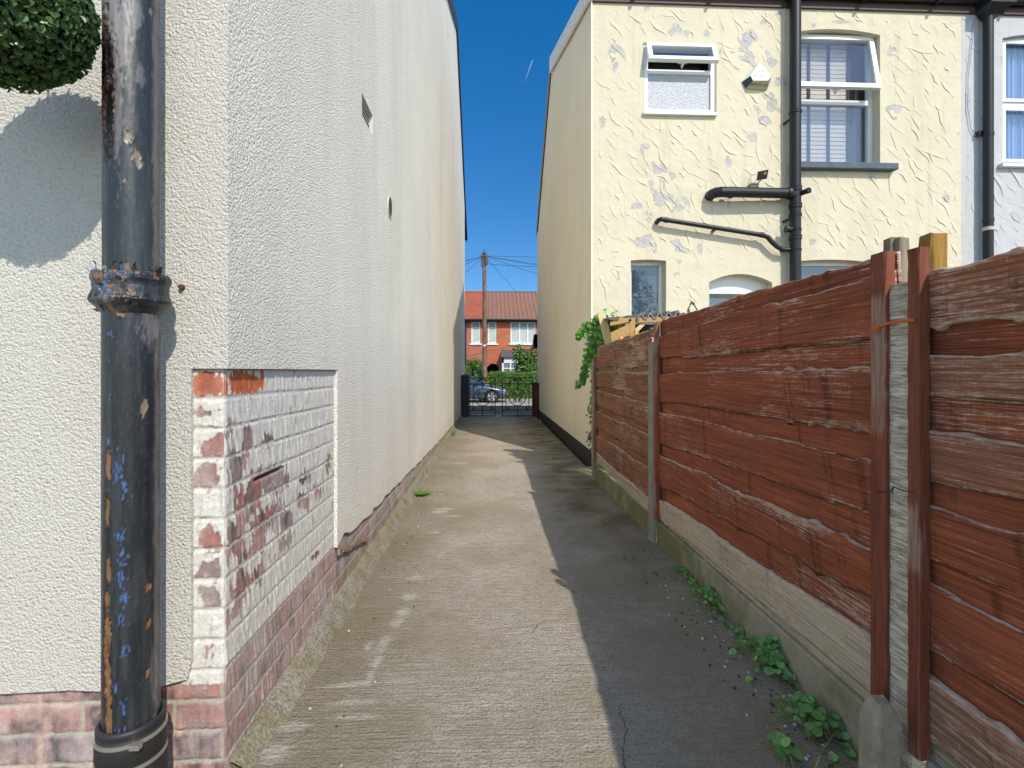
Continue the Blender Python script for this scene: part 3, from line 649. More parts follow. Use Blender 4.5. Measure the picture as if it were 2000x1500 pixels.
PEEL = [(1263, 17, 10, 10), (1197, 100, 11, 15), (1200, 137, 6, 10), (1177, 237, 9, 15), (1255, 293, 8, 13), (1283, 333, 17, 12), (1313, 343, 11, 12), (1293, 388, 26, 20), (1243, 403, 18, 8), (1327, 406, 18, 8), (1270, 360, 8, 12), (1267, 430, 8, 9),
        (1260, 473, 24, 17), (1323, 480, 8, 20), (1367, 487, 7, 20), (1423, 317, 8, 16), (1457, 78, 19, 20), (1463, 112, 15, 14), (1507, 123, 15, 12), (1490, 43, 8, 8), (1522, 30, 8, 14), (1507, 200, 14, 26), (1495, 235, 17, 12), (1470, 270, 14, 10),
        (1313, 63, 10, 9), (1380, 65, 9, 9), (1340, 66, 9, 10), (1740, 100, 9, 16), (1747, 213, 20, 14), (1780, 230, 6, 8), (1700, 350, 7, 10), (1850, 390, 7, 12), (1643, 43, 24, 6), (1590, 50, 10, 6), (1590, 470, 8, 6), (1870, 260, 5, 8),
        (1202, 503, 4, 9), (1205, 536, 8, 6), (1322, 536, 8, 6), (1328, 512, 7, 7), (1405, 390, 14, 5), (1288, 310, 6, 5), (1432, 100, 10, 8), (1340, 455, 6, 5), (1407, 100, 5, 12), (1520, 160, 8, 14)]
OPS = [ # x0,x1,z0,z1(crown), rise
    (pxx(1257), pxx(1397), pz(1327, 225), pz(1327, 86), 0),
    (pxx(1549), pxx(1719), pz(1640, 322), pz(1640, 57), .055),
    (pxx(1232), pxx(1301), .92, pz(1267, 507), .012),
    (pxx(1385), pxx(1508), .02, pz(1447, 535), .10),
    (pxx(1563), pxx(1690), .9, pz(1620, 507), .02)]
OPW = [(pxx(1958), pxx(1958) + .95, pz(1990, 322), pz(2000, 66), .06)]
def stuccowall(name, x0, x1, z0, z1, ops, Y, mat, parent, peel, seed, dens=1.0):
    xs = sorted(set([x0, x1] + [round(v, 4) for v in np.arange(x0, x1, .045)] + [o[0] for o in ops] + [o[1] for o in ops]))
    zs = sorted(set([z0, z1] + [round(v, 4) for v in np.arange(z0, z1, .045)] + [o[2] for o in ops] + [o[3] for o in ops]))
    # drop near-duplicate lines
    def clean(a, keep):
        out = []
        for v in a:
            if out and v - out[-1] < .012:
                if v in keep: out[-1] = v
                continue
            out.append(v)
        return out
    xs = clean(xs, [o[0] for o in ops] + [o[1] for o in ops] + [x0, x1]); zs = clean(zs, [o[2] for o in ops] + [o[3] for o in ops] + [z0, z1])
    X, Z = np.meshgrid(xs, zs, indexing='ij'); V = np.stack([X, np.full(X.shape, Y), Z], -1).reshape(-1, 3)
    cx = (np.array(xs)[1:] + np.array(xs)[:-1]) / 2; cz = (np.array(zs)[1:] + np.array(zs)[:-1]) / 2; CXg, CZg = np.meshgrid(cx, cz, indexing='ij')
    keep = np.ones(CXg.shape, bool)
    for o in ops: keep &= ~((CXg > o[0]) & (CXg < o[1]) & (CZg > o[2]) & (CZg < o[3]))
    fs = gridfaces(len(xs), len(zs), keep).tolist(); pe = np.full(X.shape, -1.2)
    for a, b, ra, rb in peel:
        p = PY(a, b, Y); k = 1 / 166. * 1.15
        d = 1 - np.sqrt(((X - p.x) / (ra * k)) ** 2 + ((Z - p.z) / (rb * k)) ** 2); pe = np.maximum(pe, d)
    V = V.tolist(); pe = np.clip(pe, -1.2, 1).ravel().tolist(); dep = .15
    def add(vs, f, pv=-1.2):
        o = len(V); V.extend([list(v) for v in vs]); pe.extend([pv] * len(vs)); fs.extend([tuple(i + o for i in q) for q in f])
    for (a, b, c, d, rise) in ops:
        N = 12; cv = []
        for i in range(N + 1):
            t = i / N; x = a + (b - a) * t; cv.append((x, d - rise * (2 * t - 1) ** 2))
        if rise:
            for i in range(N): add([(cv[i][0], Y, cv[i][1]), (cv[i + 1][0], Y, cv[i + 1][1]), (cv[i + 1][0], Y, d), (cv[i][0], Y, d)], [(0, 1, 2, 3)])
        for i in range(N): add([(cv[i][0], Y, cv[i][1]), (cv[i][0], Y + dep, cv[i][1]), (cv[i + 1][0], Y + dep, cv[i + 1][1]), (cv[i + 1][0], Y, cv[i + 1][1])], [(0, 1, 2, 3)])
        add([(a, Y, c), (a, Y, d - rise), (a, Y + dep, d - rise), (a, Y + dep, c)], [(0, 1, 2, 3)])
        add([(b, Y, c), (b, Y + dep, c), (b, Y + dep, d - rise), (b, Y, d - rise)], [(0, 1, 2, 3)])
        add([(a, Y, c), (a, Y + dep, c), (b, Y + dep, c), (b, Y, c)], [(0, 1, 2, 3)])
    # trowel ridges of the patterned render
    rr = random.Random(seed)
    zz = z0 + .8
    while zz < z1 - .05:
        xx = x0 + rr.uniform(0, .12)
        while xx < x1 - .04:
            cx_, cz_ = xx + rr.uniform(-.05, .05), zz + rr.uniform(-.07, .07)
            L = rr.choice([.09, .14, .18, .22, .32]) * rr.uniform(.7, 1.3); an = R(rr.gauss(-50, 17)); bend = rr.uniform(.2, 1.0) * rr.choice([1, 1, -1]) * .20; hh = rr.uniform(.002, .0085) * (1 if rr.random() < .7 else .5)
            bad = any(o[0] - .05 - L / 2 < cx_ < o[1] + .05 + L / 2 * .5 and o[2] - .1 < cz_ < o[3] + .08 + L * .3 for o in ops) or cx_ + L / 2 > x1 or cx_ - L / 2 < x0 or cz_ + L / 2 > z1
            if not bad:
                d = Vector((math.cos(an), math.sin(an))); nn = Vector((-d.y, d.x))
                if nn.y < 0: nn = -nn
                rows = []; N = 8; ph = rr.uniform(0, 6)
                for i in range(N + 1):
                    t = i / N; q = Vector((cx_, cz_)) + d * L * (t - .5) + nn * (bend * L * (4 * (t - .5) ** 2 - 1) * .5 + .006 * math.sin(t * 9 + ph))
                    env = math.sin(math.pi * (t * .96 + .02)) ** .7; crest = q; far = q + nn * (.012 + .05 * env); near = q - nn * .002
                    rows += [(far.x, Y - .0004, far.y), ((crest.x + far.x) / 2, Y - hh * env * .36, (crest.y + far.y) / 2), (crest.x, Y - hh * env - .0005, crest.y), (near.x, Y - .0002, near.y)]
                f = []
                for i in range(N):
                    for k in range(3): f.append((i * 4 + k, (i + 1) * 4 + k, (i + 1) * 4 + k + 1, i * 4 + k + 1))
                pv = -1.2
                for a, b, ra, rb in peel:
                    p = PY(a, b, Y); 
                    if (cx_ - p.x) ** 2 / (ra / 150) ** 2 + (cz_ - p.z) ** 2 / (rb / 150) ** 2 < 1: pv = .4
                add(rows, f, pv)
            xx += rr.uniform(.16, .25) / dens
        zz += .125 / dens
    me = mkmesh(name, V, fs, attrs={'peel': pe}); return put(name, me, mat, parent)
stuccowall('rear_wall', RX, WWX, -.05, EZ, OPS, RY0, CREAM, chouse, PEEL, 9)
# gable wall to the alley
gr = PX(1078.5, 100, RX); gf = PX(1051, 452, RX); GY, GZ = gr.y, gr.z + .0; FY, FZ_ = gf.y, gf.z
GZ = PX(1079, 122, RX).z
m = M('beige_smooth_render', .9, .15); st = m.noise(1, 5, .6, vec=m.mp((1.6, 1.6, .3))); c = m.mix(m.ramp(m.noise(1.1, 5), [(.3, 0), (.7, 1)]), (.78, .69, .50), (.84, .76, .58))
c = m.mix(m.ma('MULTIPLY', m.ramp(st, [(.5, 0), (.8, 1)]), .25), c, (.55, .46, .32)); m.col(c); m.bump(m.ma('ADD', m.noise(90, 3), m.noise(4, 3)), .3, .004); GAB = m.m
mb = MB(); BZ = .17
yl = [RY0 + .0] + list(np.arange(RY0 + .4, GY, .4)) + [GY] + list(np.arange(GY + .4, FY, .4)) + [FY]
def gtop(y): return EZ + .02 + (GZ - EZ) * (y - RY0) / (GY - RY0) if y <= GY else GZ + (FZ_ - GZ) * (y - GY) / (FY - GY)
for a, b in zip(yl, yl[1:]): mb.add([(RX, a, BZ), (RX, b, BZ), (RX, b, gtop(b)), (RX, a, gtop(a))], [(0, 1, 2, 3)])
obj('gable_wall', mb, GAB, chouse, flip=False)
mb = MB(); mb.add([(RX - .012, RY0 - .004, -.03), (RX - .012, FY, -.03), (RX - .012, FY, BZ), (RX - .012, RY0 - .004, BZ), (RX + .05, RY0 - .004, BZ), (RX + .05, FY, BZ), (RX + .05, RY0 - .004, -.03)], [(0, 1, 2, 3), (3, 2, 5, 4), (0, 3, 4, 6)])
obj('bitumen_plinth', mb, plain('black_bitumen', (.035, .032, .03), .8, .3, var=.4), chouse, flip=False)
mb = MB(); mb.box(RX - .003, RX + .012, RY0 - .006, RY0 + .008, .17, EZ); obj('corner_bead', mb, plain('bead_white', (.8, .76, .62), .6), chouse)
mb = MB(); mb.box(RX + .001, 9.0, FY - .01, FY + .2, -.6, FZ_); obj('front_wall', mb, GAB, chouse)
mb = MB()  # roof of the whole terrace
def rz(y, o=0): return gtop(y) + .06 + o
e0 = (RY0 - .09, gtop(RY0) + .07); rd = (GY, GZ + .06); e1 = (FY + .1, FZ_ + .03)
mb.prism([e0, rd, e1, (e1[0], e1[1] + .07), (rd[0], rd[1] + .09), (e0[0], e0[1] + .07)], 'x', RX - .02, 9.0); crf = obj('roof', mb, SLATE, chouse)
mb = MB(); mb.prism([(e0[0], e0[1] - .16), (rd[0], rd[1] - .24), (rd[0], rd[1] + .05), (e0[0], e0[1] + .03)], 'x', RX - .055, RX - .022)
obj('bargeboard', mb, plain('white_barge_paint', (.72, .70, .66), .6, var=.2, sc=6), crf)
mb = MB(); mb.prism([(rd[0], rd[1] - .09), (e1[0], e1[1] - .09), (e1[0], e1[1] + .02), (rd[0], rd[1] + .04)], 'x', RX - .04, RX - .021)
obj('verge_trim', mb, plain('verge_tan', (.34, .27, .18), .7), crf)
mb = MB(); mb.box(4.2, 4.9, GY - .3, GY + .3, GZ - .5, GZ + 1.0); mb.lathe([(.1, 0), (.09, .3)], (4.4, GY, GZ + 1.0), 14); obj('chimney', mb, plain('chimney_brick', (.3, .12, .08), .9), crf)
# gutter, fascia
mb = MB(); prof = [(RY0 - .03, EZ + .115)] + [(RY0 - .075 - .045 * math.cos(t), EZ + .10 - .05 * math.sin(t) * 1.1) for t in np.linspace(math.pi * 1.0, 0, 9)] + [(RY0 - .13, EZ + .115)]
mb.prism(prof, 'x', RX + .02, 8.9); obj('gutter', mb, BLACKP, chouse)
mb = MB(); mb.box(RX + .015, 8.9, RY0 - .028, RY0 - .002, EZ - .035, EZ + .10); obj('fascia', mb, plain('dark_brown_fascia', (.06, .035, .03), .6), chouse)
for i in range(6): obj('gutter_bracket', MB().box(RX + .5 + i * .9, RX + .53 + i * .9, RY0 - .145, RY0 - .03, EZ + .03, EZ + .12), BLACKP, chouse)
# ---- windows
def pane(name, x0, x1, z0, z1, y, mat, parent): return obj(name, MB().box(x0, x1, y, y + .012, z0, z1), mat, parent)
def hung(parent, x0, x1, z0, z1, y, ang_, w=.05, mat=None, pm=None):   # open top-hung sash
    o = bpy.data.objects.new('opening_sash', None)
    mb = MB(); Mx = Matrix.Translation((0, y, z1)) @ Matrix.Rotation(ang_, 4, 'X')
    H = z1 - z0
    def bx(a, b, c, d, e, f): mb.box(a, b, c, d, e, f, None, Mx)
    bx(x0, x1, -.05, 0, -w, 0); bx(x0, x1, -.05, 0, -H, -H + w); bx(x0, x0 + w, -.05, 0, -H + w, -w); bx(x1 - w, x1, -.05, 0, -H + w, -w)
    s_ = obj('opening_sash', mb, UPVC, parent, bevel=.004)
    mb2 = MB(); mb2.box(x0 + w, x1 - w, -.028, -.018, -H + w, -w, None, Mx); obj('pane', mb2, pm or GLASSC, s_)
    mb3 = MB(); xm = (x0 + x1) / 2; mb3.box(xm - .05, xm + .05, .0, .02, -H + .01, -H + .03, None, Mx); mb3.box(xm - .008, xm + .008, .0, .05, -H - .02, -H + .02, None, Mx); obj('handle', mb3, UPVC, s_)
    return s_
# bathroom window
a, b, c, d, _ = OPS[0]; WY = RY0 + .015
w = obj('window', MB().ring(a + .004, b - .004, c + .02, d - .018, WY - .01, WY + .05, .05), UPVC, chouse, bevel=.004); w['label'] = 'small frosted window with its top vent open'
zt = PY(1327, 139, RY0).z
mb = MB(); mb.box(a + .054, b - .054, WY - .008, WY + .045, zt - .03, zt + .02); obj('transom', mb, UPVC, w, bevel=.003)
m = M('frosted_glass', .45, .6); m.col(m.mix(m.ramp(m.noise(75, 3, .7), [(.3, 0), (.7, 1)]), (.26, .275, .30), (.48, .50, .535))); m.bump(m.noise(60, 2), .8, .01)
pane('frosted_pane', a + .05, b - .05, c + .07, zt - .03, WY + .015, m.m, w)
pane('dark_room', a + .05, b - .05, zt + .02, d - .06, WY + .3, plain('dim_interior', (.06, .055, .05), .9), w)
mb = MB(); mb.box(a - .01, b + .012, RY0 - .045, RY0 + .02, c - .012, c + .022); obj('sill', mb, UPVC, w, bevel=.003)
hung(w, a + .02, b - .015, zt + .015, d - .03, WY - .012, -R(22), .055, pm=GLASSC)
mb = MB(); mb.box(a - .006, b + .006, RY0 - .004, RY0 + .02, d - .016, d + .008); mb.box(b - .004, b + .014, RY0 - .003, RY0 + .02, c + .03, d - .02); obj('mortar_margin', mb, plain('bare_mortar', (.30, .27, .25), .9), w)
# big arched window with venetian blind
a, b, c, d, rise = OPS[1]; WY = RY0 + .12
xr = pxx(1702, WY)
w = obj('window', MB().ring(a, b - .0, c + .01, d, WY, WY + .06, .055), UPVC, chouse, bevel=.004); w['label'] = 'arched upstairs window with a large tilted top sash'
zt = PY(1640, 200, WY).z
mb = MB(); mb.box(a + .055, b - .055, WY + .002, WY + .055, zt - .03, zt + .03); obj('transom', mb, UPVC, w, bevel=.003)
pane('pane', a + .05, b - .055, c + .065, zt - .03, WY + .03, GLASSC, w)
hung(w, a + .01, b - .03, zt + .06, d - .035, WY - .004, -R(11), .06)
mb = MB(); bx0, bx1 = a + .03, pxx(1668, WY); z_ = c + .08
while z_ < d - .06: mb.add([(bx0, WY + .118, z_), (bx1, WY + .118, z_), (bx1, WY + .11, z_ + .041), (bx0, WY + .11, z_ + .041)], [(0, 1, 2, 3)]); z_ += .052
bl = obj('venetian_blind', mb, plain('blind_slats', (.72, .60, .52), .6), w, flip=False)
mb = MB()
for p_ in (1590, 1629, 1668): mb.box(pxx(p_, WY) - .016, pxx(p_, WY) + .016, WY + .098, WY + .104, c + .06, d - .05)
obj('blind_tape', mb, plain('blind_tape', (.035, .045, .08), .8), bl)
mb = MB(); mb.box(a - .05, b + .05, WY + .45, WY + .47, c - .1, d + .1); obj('room_wall', mb, plain('orange_room', (.30, .17, .08), .9), w)
mb = MB()
for i in range(6): mb.tube([(bx1 + .035 + i * .022, WY + .13, c + .05), (bx1 + .035 + i * .022, WY + .13, d - .05)], .013, 8)
obj('curtain', mb, plain('brown_curtain', (.09, .065, .05), .9), w)
SILLM = M('old_stone_sill', .7, .3); SILLM.col(SILLM.mix(SILLM.noise(9, 5, .7), (.03, .05, .075), (.13, .155, .18))); SILLM = SILLM.m
mb = MB(); mb.box(a - .02, pxx(1744), RY0 - .09, RY0 + .12, c - .075, c - .0); obj('sill', mb, SILLM, w, bevel=.008)
# ground floor windows
a, b, c, d, rise = OPS[2]; WY = RY0 + .13
w = obj('window', MB().ring(a, b, c, d, WY, WY + .06, .045), UPVC, chouse, bevel=.004); w['label'] = 'narrow dark ground floor window above the lean-to'
pane('pane', a + .04, b - .04, c + .04, d - .045, WY + .02, GLASSD, w)
a, b, c, d, rise = OPS[3]
zz = pz(1420, 574, RY0 + .13)
w = obj('door', MB().ring(a, b, c, d - .0, WY, WY + .06, .06).box(a + .06, b - .06, WY + .004, WY + .05, zz, d - .03), UPVC, chouse, bevel=.004); w['label'] = 'white arched back door frame behind the fence top'
pane('pane', a + .06, b - .06, c + 1.0, zz - .05, WY + .025, GLASSD, w); obj('door_panel', MB().box(a + .06, b - .06, WY + .01, WY + .05, c + .06, c + 1.0), UPVC, w)
a, b, c, d, rise = OPS[4]
w = obj('window', MB().ring(a, b, c, d, WY, WY + .06, .05), UPVC, chouse, bevel=.004); w['label'] = 'ground floor window right of the soil pipe'
pane('pane', a + .05, b - .05, c + .05, d - .05, WY + .02, GLASSD, w)

# ================================================================ WHITE NEIGHBOUR
whouse = thing('white_house', (7, 9, 0), 'pale grey-white rendered house adjoining the cream one at the right edge', 'house')
stuccowall('rear_wall', WWX, 9.0, -.05, EZ, OPW, RY0 - .001, WHITES, whouse, [(1960, 120, 9, 20), (1890, 200, 8, 40), (1985, 420, 9, 12)], 31)
a, b, c, d, rise = OPW[0]; WY = RY0 + .06
w = obj('window', MB().ring(a, b, c, d, WY, WY + .06, .06), UPVC, whouse, bevel=.004); zt = PY(1985, 205, WY).z
mb = MB(); mb.box(a + .06, b - .06, WY + .002, WY + .055, zt - .03, zt + .03); mb.ring(a + .05, b - .06, zt + .03, d - .05, WY - .015, WY + .0, .04); obj('transom', mb, UPVC, w)
mb = MB(); mb.ring(a + .05, b - .06, c + .05, zt - .035, WY - .015, WY - .0, .04); obj('casement', mb, UPVC, w)
pane('pane', a + .05, b - .05, c + .05, zt - .03, WY + .03, GLASSC, w); pane('pane', a + .05, b - .05, zt + .03, d - .05, WY + .03, GLASSC, w)
mb = MB(); N = 90; vs = []
for i in range(N + 1):
    x = a + .03 + (b - a - .06) * i / N; yy = WY + .12 + .02 * math.sin(i * .75) + .008 * math.sin(i * 1.9); vs += [(x, yy, c + .03), (x, yy, d - .03)]
mb.add(vs, [(2 * i, 2 * i + 2, 2 * i + 3, 2 * i + 1) for i in range(N)]); o = obj('curtain', mb, plain('blue_net_curtain', (.40, .50, .70), .8), w, flip=False)
mb = MB(); mb.box(a - .05, b + .05, WY + .35, WY + .37, c - .1, d + .1); obj('room_wall', mb, plain('dark_blue_room', (.03, .06, .14), .9), w)
mb = MB(); mb.box(a - .06, b + .06, RY0 - .06, RY0 + .06, c - .045, c - .0); obj('sill', mb, plain('white_sill', (.62, .63, .64), .6), w, bevel=.005)
mb = MB(); mb.box(WWX + .02, 9, FY - .0, FY + .19, -.6, FZ_ - .02); obj('front_wall', mb, GAB, whouse)

# ================================================================ WALL-HUNG THINGS ON THE CREAM HOUSE
sx = PY(1553, 300, RY0 - .10).x
soil = thing('soil_pipe', (sx, RY0 - .10, 0), 'black plastic soil pipe running down the cream wall left of the arched window', 'pipe')
sy = RY0 - .105; r0 = .06
mb = MB(); mb.tube([(sx, sy, .0), (sx, sy, EZ + 1.2)], r0, 24); s_ = obj('stack', mb, BLACKP, soil)
for zpx, rr_, hh in ((365, 1.14, .05), (398, 1.15, .05), (418, 1.12, .03), (448, 1.1, .02), (460, 1.14, .05), (487, 1.1, .02), (217, 1.12, .03)):
    z = PY(1553, zpx, sy).z; mb = MB(); mb.tube([(sx, sy, z - hh), (sx, sy, z - hh * .5), (sx, sy, z)], [r0 * rr_, r0 * rr_, r0 * (rr_ + .04)], 24); obj('pipe_collar', mb, BLACKP, soil)
zt = PY(1553, 379, sy).z
zl = PY(1396, 375, RY0 - .14).z; xl = PY(1396, 375, RY0 - .14).x
mb = MB(); pts = [(xl + .0, RY0 + .01, zl), (xl, RY0 - .07, zl), (xl + .02, RY0 - .12, zl), (xl + .07, RY0 - .145, zl), (xl + .2, RY0 - .145, zl), (sx - .12, sy - .02, zt), (sx, sy, zt - .03)]
mb.tube(pts, .058, 20); br = obj('branch_pipe', mb, BLACKP, soil)
for p_ in (1425, 1538):
    x = PY(p_, 375, sy).x; t = (x - xl) / (sx - xl); z = zl + (zt - zl) * t; mb = MB(); mb.tube([(x - .02, sy - .025, z), (x + .02, sy - .025, z)], .065, 20); obj('pipe_collar', mb, BLACKP, br)
mb = MB(); q = Vector((sx + .05, sy - .03, zt)); mb.tube([q, q + Vector((.03, -.09, 0))], .030, 14); mb.tube([q + Vector((.026, -.075, 0)), q + Vector((.0335, -.1, 0))], [.034, .034], 14); obj('open_boss', mb, BLACKP, soil)
z = PY(1540, 448, sy).z; mb = MB(); mb.tube([(sx - .12, sy - .01, z), (sx, sy, z)], .033, 14); mb.tube([(sx - .125, sy - .01, z), (sx - .095, sy - .01, z)], .040, 14); obj('boss', mb, BLACKP, soil)
for zp in (424, 230): z = PY(1545, zp, sy).z; mb = MB(); mb.bar((sx - .09, RY0, z - .03), (sx - .03, sy, z), .02, .02); obj('wall_bracket', mb, BLACKP, soil)
waste = thing('waste_pipe', tuple(PY(1290, 430, RY0)), 'thin black waste pipe sloping across the cream wall into the soil pipe', 'pipe')
wy = RY0 - .09
W_ = [PY(a, b, wy) for a, b in ((1291, 428), (1488, 459), (1499, 463), (1508, 473), (1518, 482), (1528, 487), (1553, 489))]
pts = [(W_[0].x - .02, RY0 + .01, W_[0].z - .01), (W_[0].x - .02, wy + .02, W_[0].z - .005), (W_[0].x, wy, W_[0].z)] + [tuple(p) for p in W_[1:]]
mb = MB(); mb.tube(pts, .027, 14); obj('pipe_run', mb, BLACKP, waste)
for p in (Vector(pts[2]) + Vector((.06, 0, -.01)), W_[1], W_[5]): mb = MB(); mb.tube([p + Vector((-.02, 0, .003)), p + Vector((.02, 0, -.003))], .032, 14); obj('joint', mb, BLACKP, waste)
for k, p_ in enumerate((1400,)): x = PY(p_, 445, wy); mb = MB(); mb.box(x.x - .012, x.x + .012, wy - .01, RY0, x.z - .02, x.z + .02); obj('clip', mb, BLACKP, waste)
# rainwater pipe with hopper
rx_ = PY(1931, 300, RY0 - .09).x
rwp = thing('downpipe', (rx_, RY0 - .09, 0), 'black rainwater downpipe with hopper between the cream and white houses', 'downpipe')
mb = MB(); mb.tube([(rx_, RY0 - .085, .0), (rx_, RY0 - .085, EZ - .02)], .05, 20); obj('pipe_run', mb, IRON and BLACKP, rwp)
hx = rx_ + .04; mb = MB(); mb.add([(hx - .07, RY0 - .14, EZ - .12), (hx + .07, RY0 - .14, EZ - .12), (hx + .07, RY0 - .02, EZ - .12), (hx - .07, RY0 - .02, EZ - .12), (hx - .14, RY0 - .22, EZ - .03), (hx + .14, RY0 - .22, EZ - .03), (hx + .14, RY0 - .02, EZ - .03), (hx - .14, RY0 - .02, EZ - .03),
    (hx - .14, RY0 - .22, EZ + .14), (hx + .14, RY0 - .22, EZ + .14), (hx + .14, RY0 - .02, EZ + .14), (hx - .14, RY0 - .02, EZ + .14)],
    [(3, 2, 1, 0), (0, 1, 5, 4), (1, 2, 6, 5), (2, 3, 7, 6), (3, 0, 4, 7), (4, 5, 9, 8), (5, 6, 10, 9), (6, 7, 11, 10), (7, 4, 8, 11), (8, 9, 10, 11)]); obj('hopper', mb, BLACKP, rwp)
for p_, cc in ((262, None), (447, (1)), (430, None)):
    z = PY(1931, p_, RY0 - .09).z; mb = MB(); mb.tube([(rx_, RY0 - .085, z - .02), (rx_, RY0 - .085, z + .02)], .055, 20); obj('pipe_collar', mb, plain('grey_tape', (.45, .43, .38), .7) if cc else BLACKP, rwp)
mb = MB(); mb.box(rx_ - .09, rx_ + .0, RY0 - .06, RY0 - .01, PY(1931, 268, RY0).z, PY(1931, 260, RY0).z); obj('pipe_bracket', mb, BLACKP, rwp)
# cable drooping between
mb = MB(); q = [PY(a, b, RY0 - .02) for a, b in ((1905, 35), (1898, 90), (1891, 150), (1890, 210), (1896, 250), (1905, 265), (1920, 267))]; mb.tube(q, .004, 6)
cb = obj('cable', mb, plain('blue_grey_cable', (.25, .27, .38), .6), None, base=q[0]); tag(cb, 'thin cable drooping down the white wall beside the downpipe', 'cable')
mb = MB(); q = [PY(a, b, RY0 - .012) for a, b in ((1534, 3), (1530, 60), (1529, 140), (1528, 250), (1527, 366))]; mb.tube(q, .005, 6)
cb = obj('cable', mb, plain('painted_cable', (.66, .56, .42), .6), None, base=q[0]); tag(cb, 'straight painted cable running down left of the soil pipe', 'cable')
# alarm box
al = thing('alarm_box', tuple(PY(1478, 150, RY0)), 'white and blue burglar alarm box on the cream wall between two windows', 'alarm box')
def Wp(a, b, o=0): return PY(a, b, RY0 - o)
A_, B_, C_, D_, E_ = Wp(1483, 119, .01), Wp(1449, 160, .01), Wp(1457, 173, .01), Wp(1498, 176, .01), Wp(1507, 150, .01)
AF, PF, QF, BF = Wp(1484, 124, .05), Wp(1471, 157, .10), Wp(1500, 157, .10), Wp(1466, 148, .085)
mb = MB(); mb.add([A_, B_, C_, D_, E_, AF, PF, QF, BF], [(5, 8, 6, 7), (0, 1, 8, 5), (0, 5, 7, 4), (0, 4, 3, 2, 1)]); obj('cover', mb, plain('alarm_white', (.60, .59, .55), .4), al, flip=False)
AB = plain('alarm_blue', (.012, .025, .06), .25, .6); obj('side_lens', MB().add([B_, C_, PF, BF], [(0, 1, 2, 3)]), AB, al, flip=False); obj('side_lens', MB().add([E_, QF, D_], [(0, 1, 2)]), AB, al, flip=False)
mb = MB(); mb.add([C_, D_, QF, PF], [(0, 1, 2, 3)]); und = obj('underside', mb, plain('alarm_olive', (.50, .49, .30), .5), al, flip=False)
def text(name, s, o, xd, yd, size, mat, parent, align='CENTER'):
    cu = bpy.data.curves.new(name, 'FONT'); cu.body = s; cu.size = size; cu.align_x = align; cu.extrude = .0004
    t = bpy.data.objects.new(name, cu); COL.objects.link(t); dg = bpy.context.evaluated_depsgraph_get(); me = bpy.data.meshes.new_from_object(t.evaluated_get(dg)); bpy.data.objects.remove(t)
    xd = Vector(xd).normalized(); n = xd.cross(Vector(yd)).normalized(); yd = n.cross(xd)
    me.transform(Matrix.Translation(o) @ Matrix(((xd.x, yd.x, n.x, 0), (xd.y, yd.y, n.y, 0), (xd.z, yd.z, n.z, 0), (0, 0, 0, 1)))); me.materials.clear()
    return put(name, me, mat, parent)
tb = plain('alarm_blue_text', (.35, .40, .62), .5); td = plain('alarm_dark_text', (.04, .04, .03), .5)
fn = (QF - PF).cross(AF - PF).normalized(); fn = fn if fn.y < 0 else -fn
mid = (PF * .5 + QF * .5); up_ = (AF - mid)
text('lettering', 'ACE', mid + up_ * .50 + fn * .003, QF - PF, up_, .045, tb, al); text('lettering', 'SECURITY', mid + up_ * .24 + fn * .003, QF - PF, up_, .034, tb, al)
bn = (D_ - C_).cross(QF - C_).normalized(); bn = bn if bn.z < 0 else -bn
text('lettering', '0800 616 420', (C_ + D_ + QF + PF) / 4 + bn * .004 + Vector((0, -.0, -.01)), D_ - C_, QF - D_, .040, td, al)
# solar lamp
sl = thing('solar_light', tuple(PY(1480, 355, RY0)), 'small solar spotlight on the cream wall above the horizontal black pipe', 'wall light')
q = PY(1489, 342, RY0 - .16); Mx = Matrix.Translation(q) @ Matrix.Rotation(R(-12), 4, 'Y') @ Matrix.Rotation(R(38), 4, 'X')
mb = MB(); mb.box(-.06, .06, -.008, .008, -.05, .05, None, Mx); pn = obj('solar_panel', mb, plain('solar_cell', (.03, .03, .035), .2, .7), sl)
mb = MB(); mb.box(.01, .04, -.0095, -.0082, .005, .03, None, Mx); obj('badge', mb, plain('yellow_badge', (.45, .42, .05), .5), pn)
mb = MB(); mb.tube([q + Vector((0, .01, -.05)), PY(1483, 354, RY0 - .08), PY(1480, 358, RY0)], .007, 8); mb.tube([q + Vector((-.05, 0, 0)), PY(1472, 341, RY0 - .05), PY(1466, 343, RY0 - .02), PY(1468, 362, RY0 - .02)], .003, 6); mb.tube([PY(1484, 350, RY0 - .06), PY(1476, 351, RY0 - .05), PY(1472, 362, RY0 - .03)], .003, 6); obj('arm', mb, plain('tan_arm', (.4, .3, .18), .6), sl)
mb = MB(); q = PY(1472, 364, RY0 - .06); mb.box(q.x - .05, q.x + .05, RY0 - .09, RY0, q.z - .02, q.z + .03); obj('lamp_head', mb, plain('olive_lamp', (.16, .17, .10), .5), sl, bevel=.008)
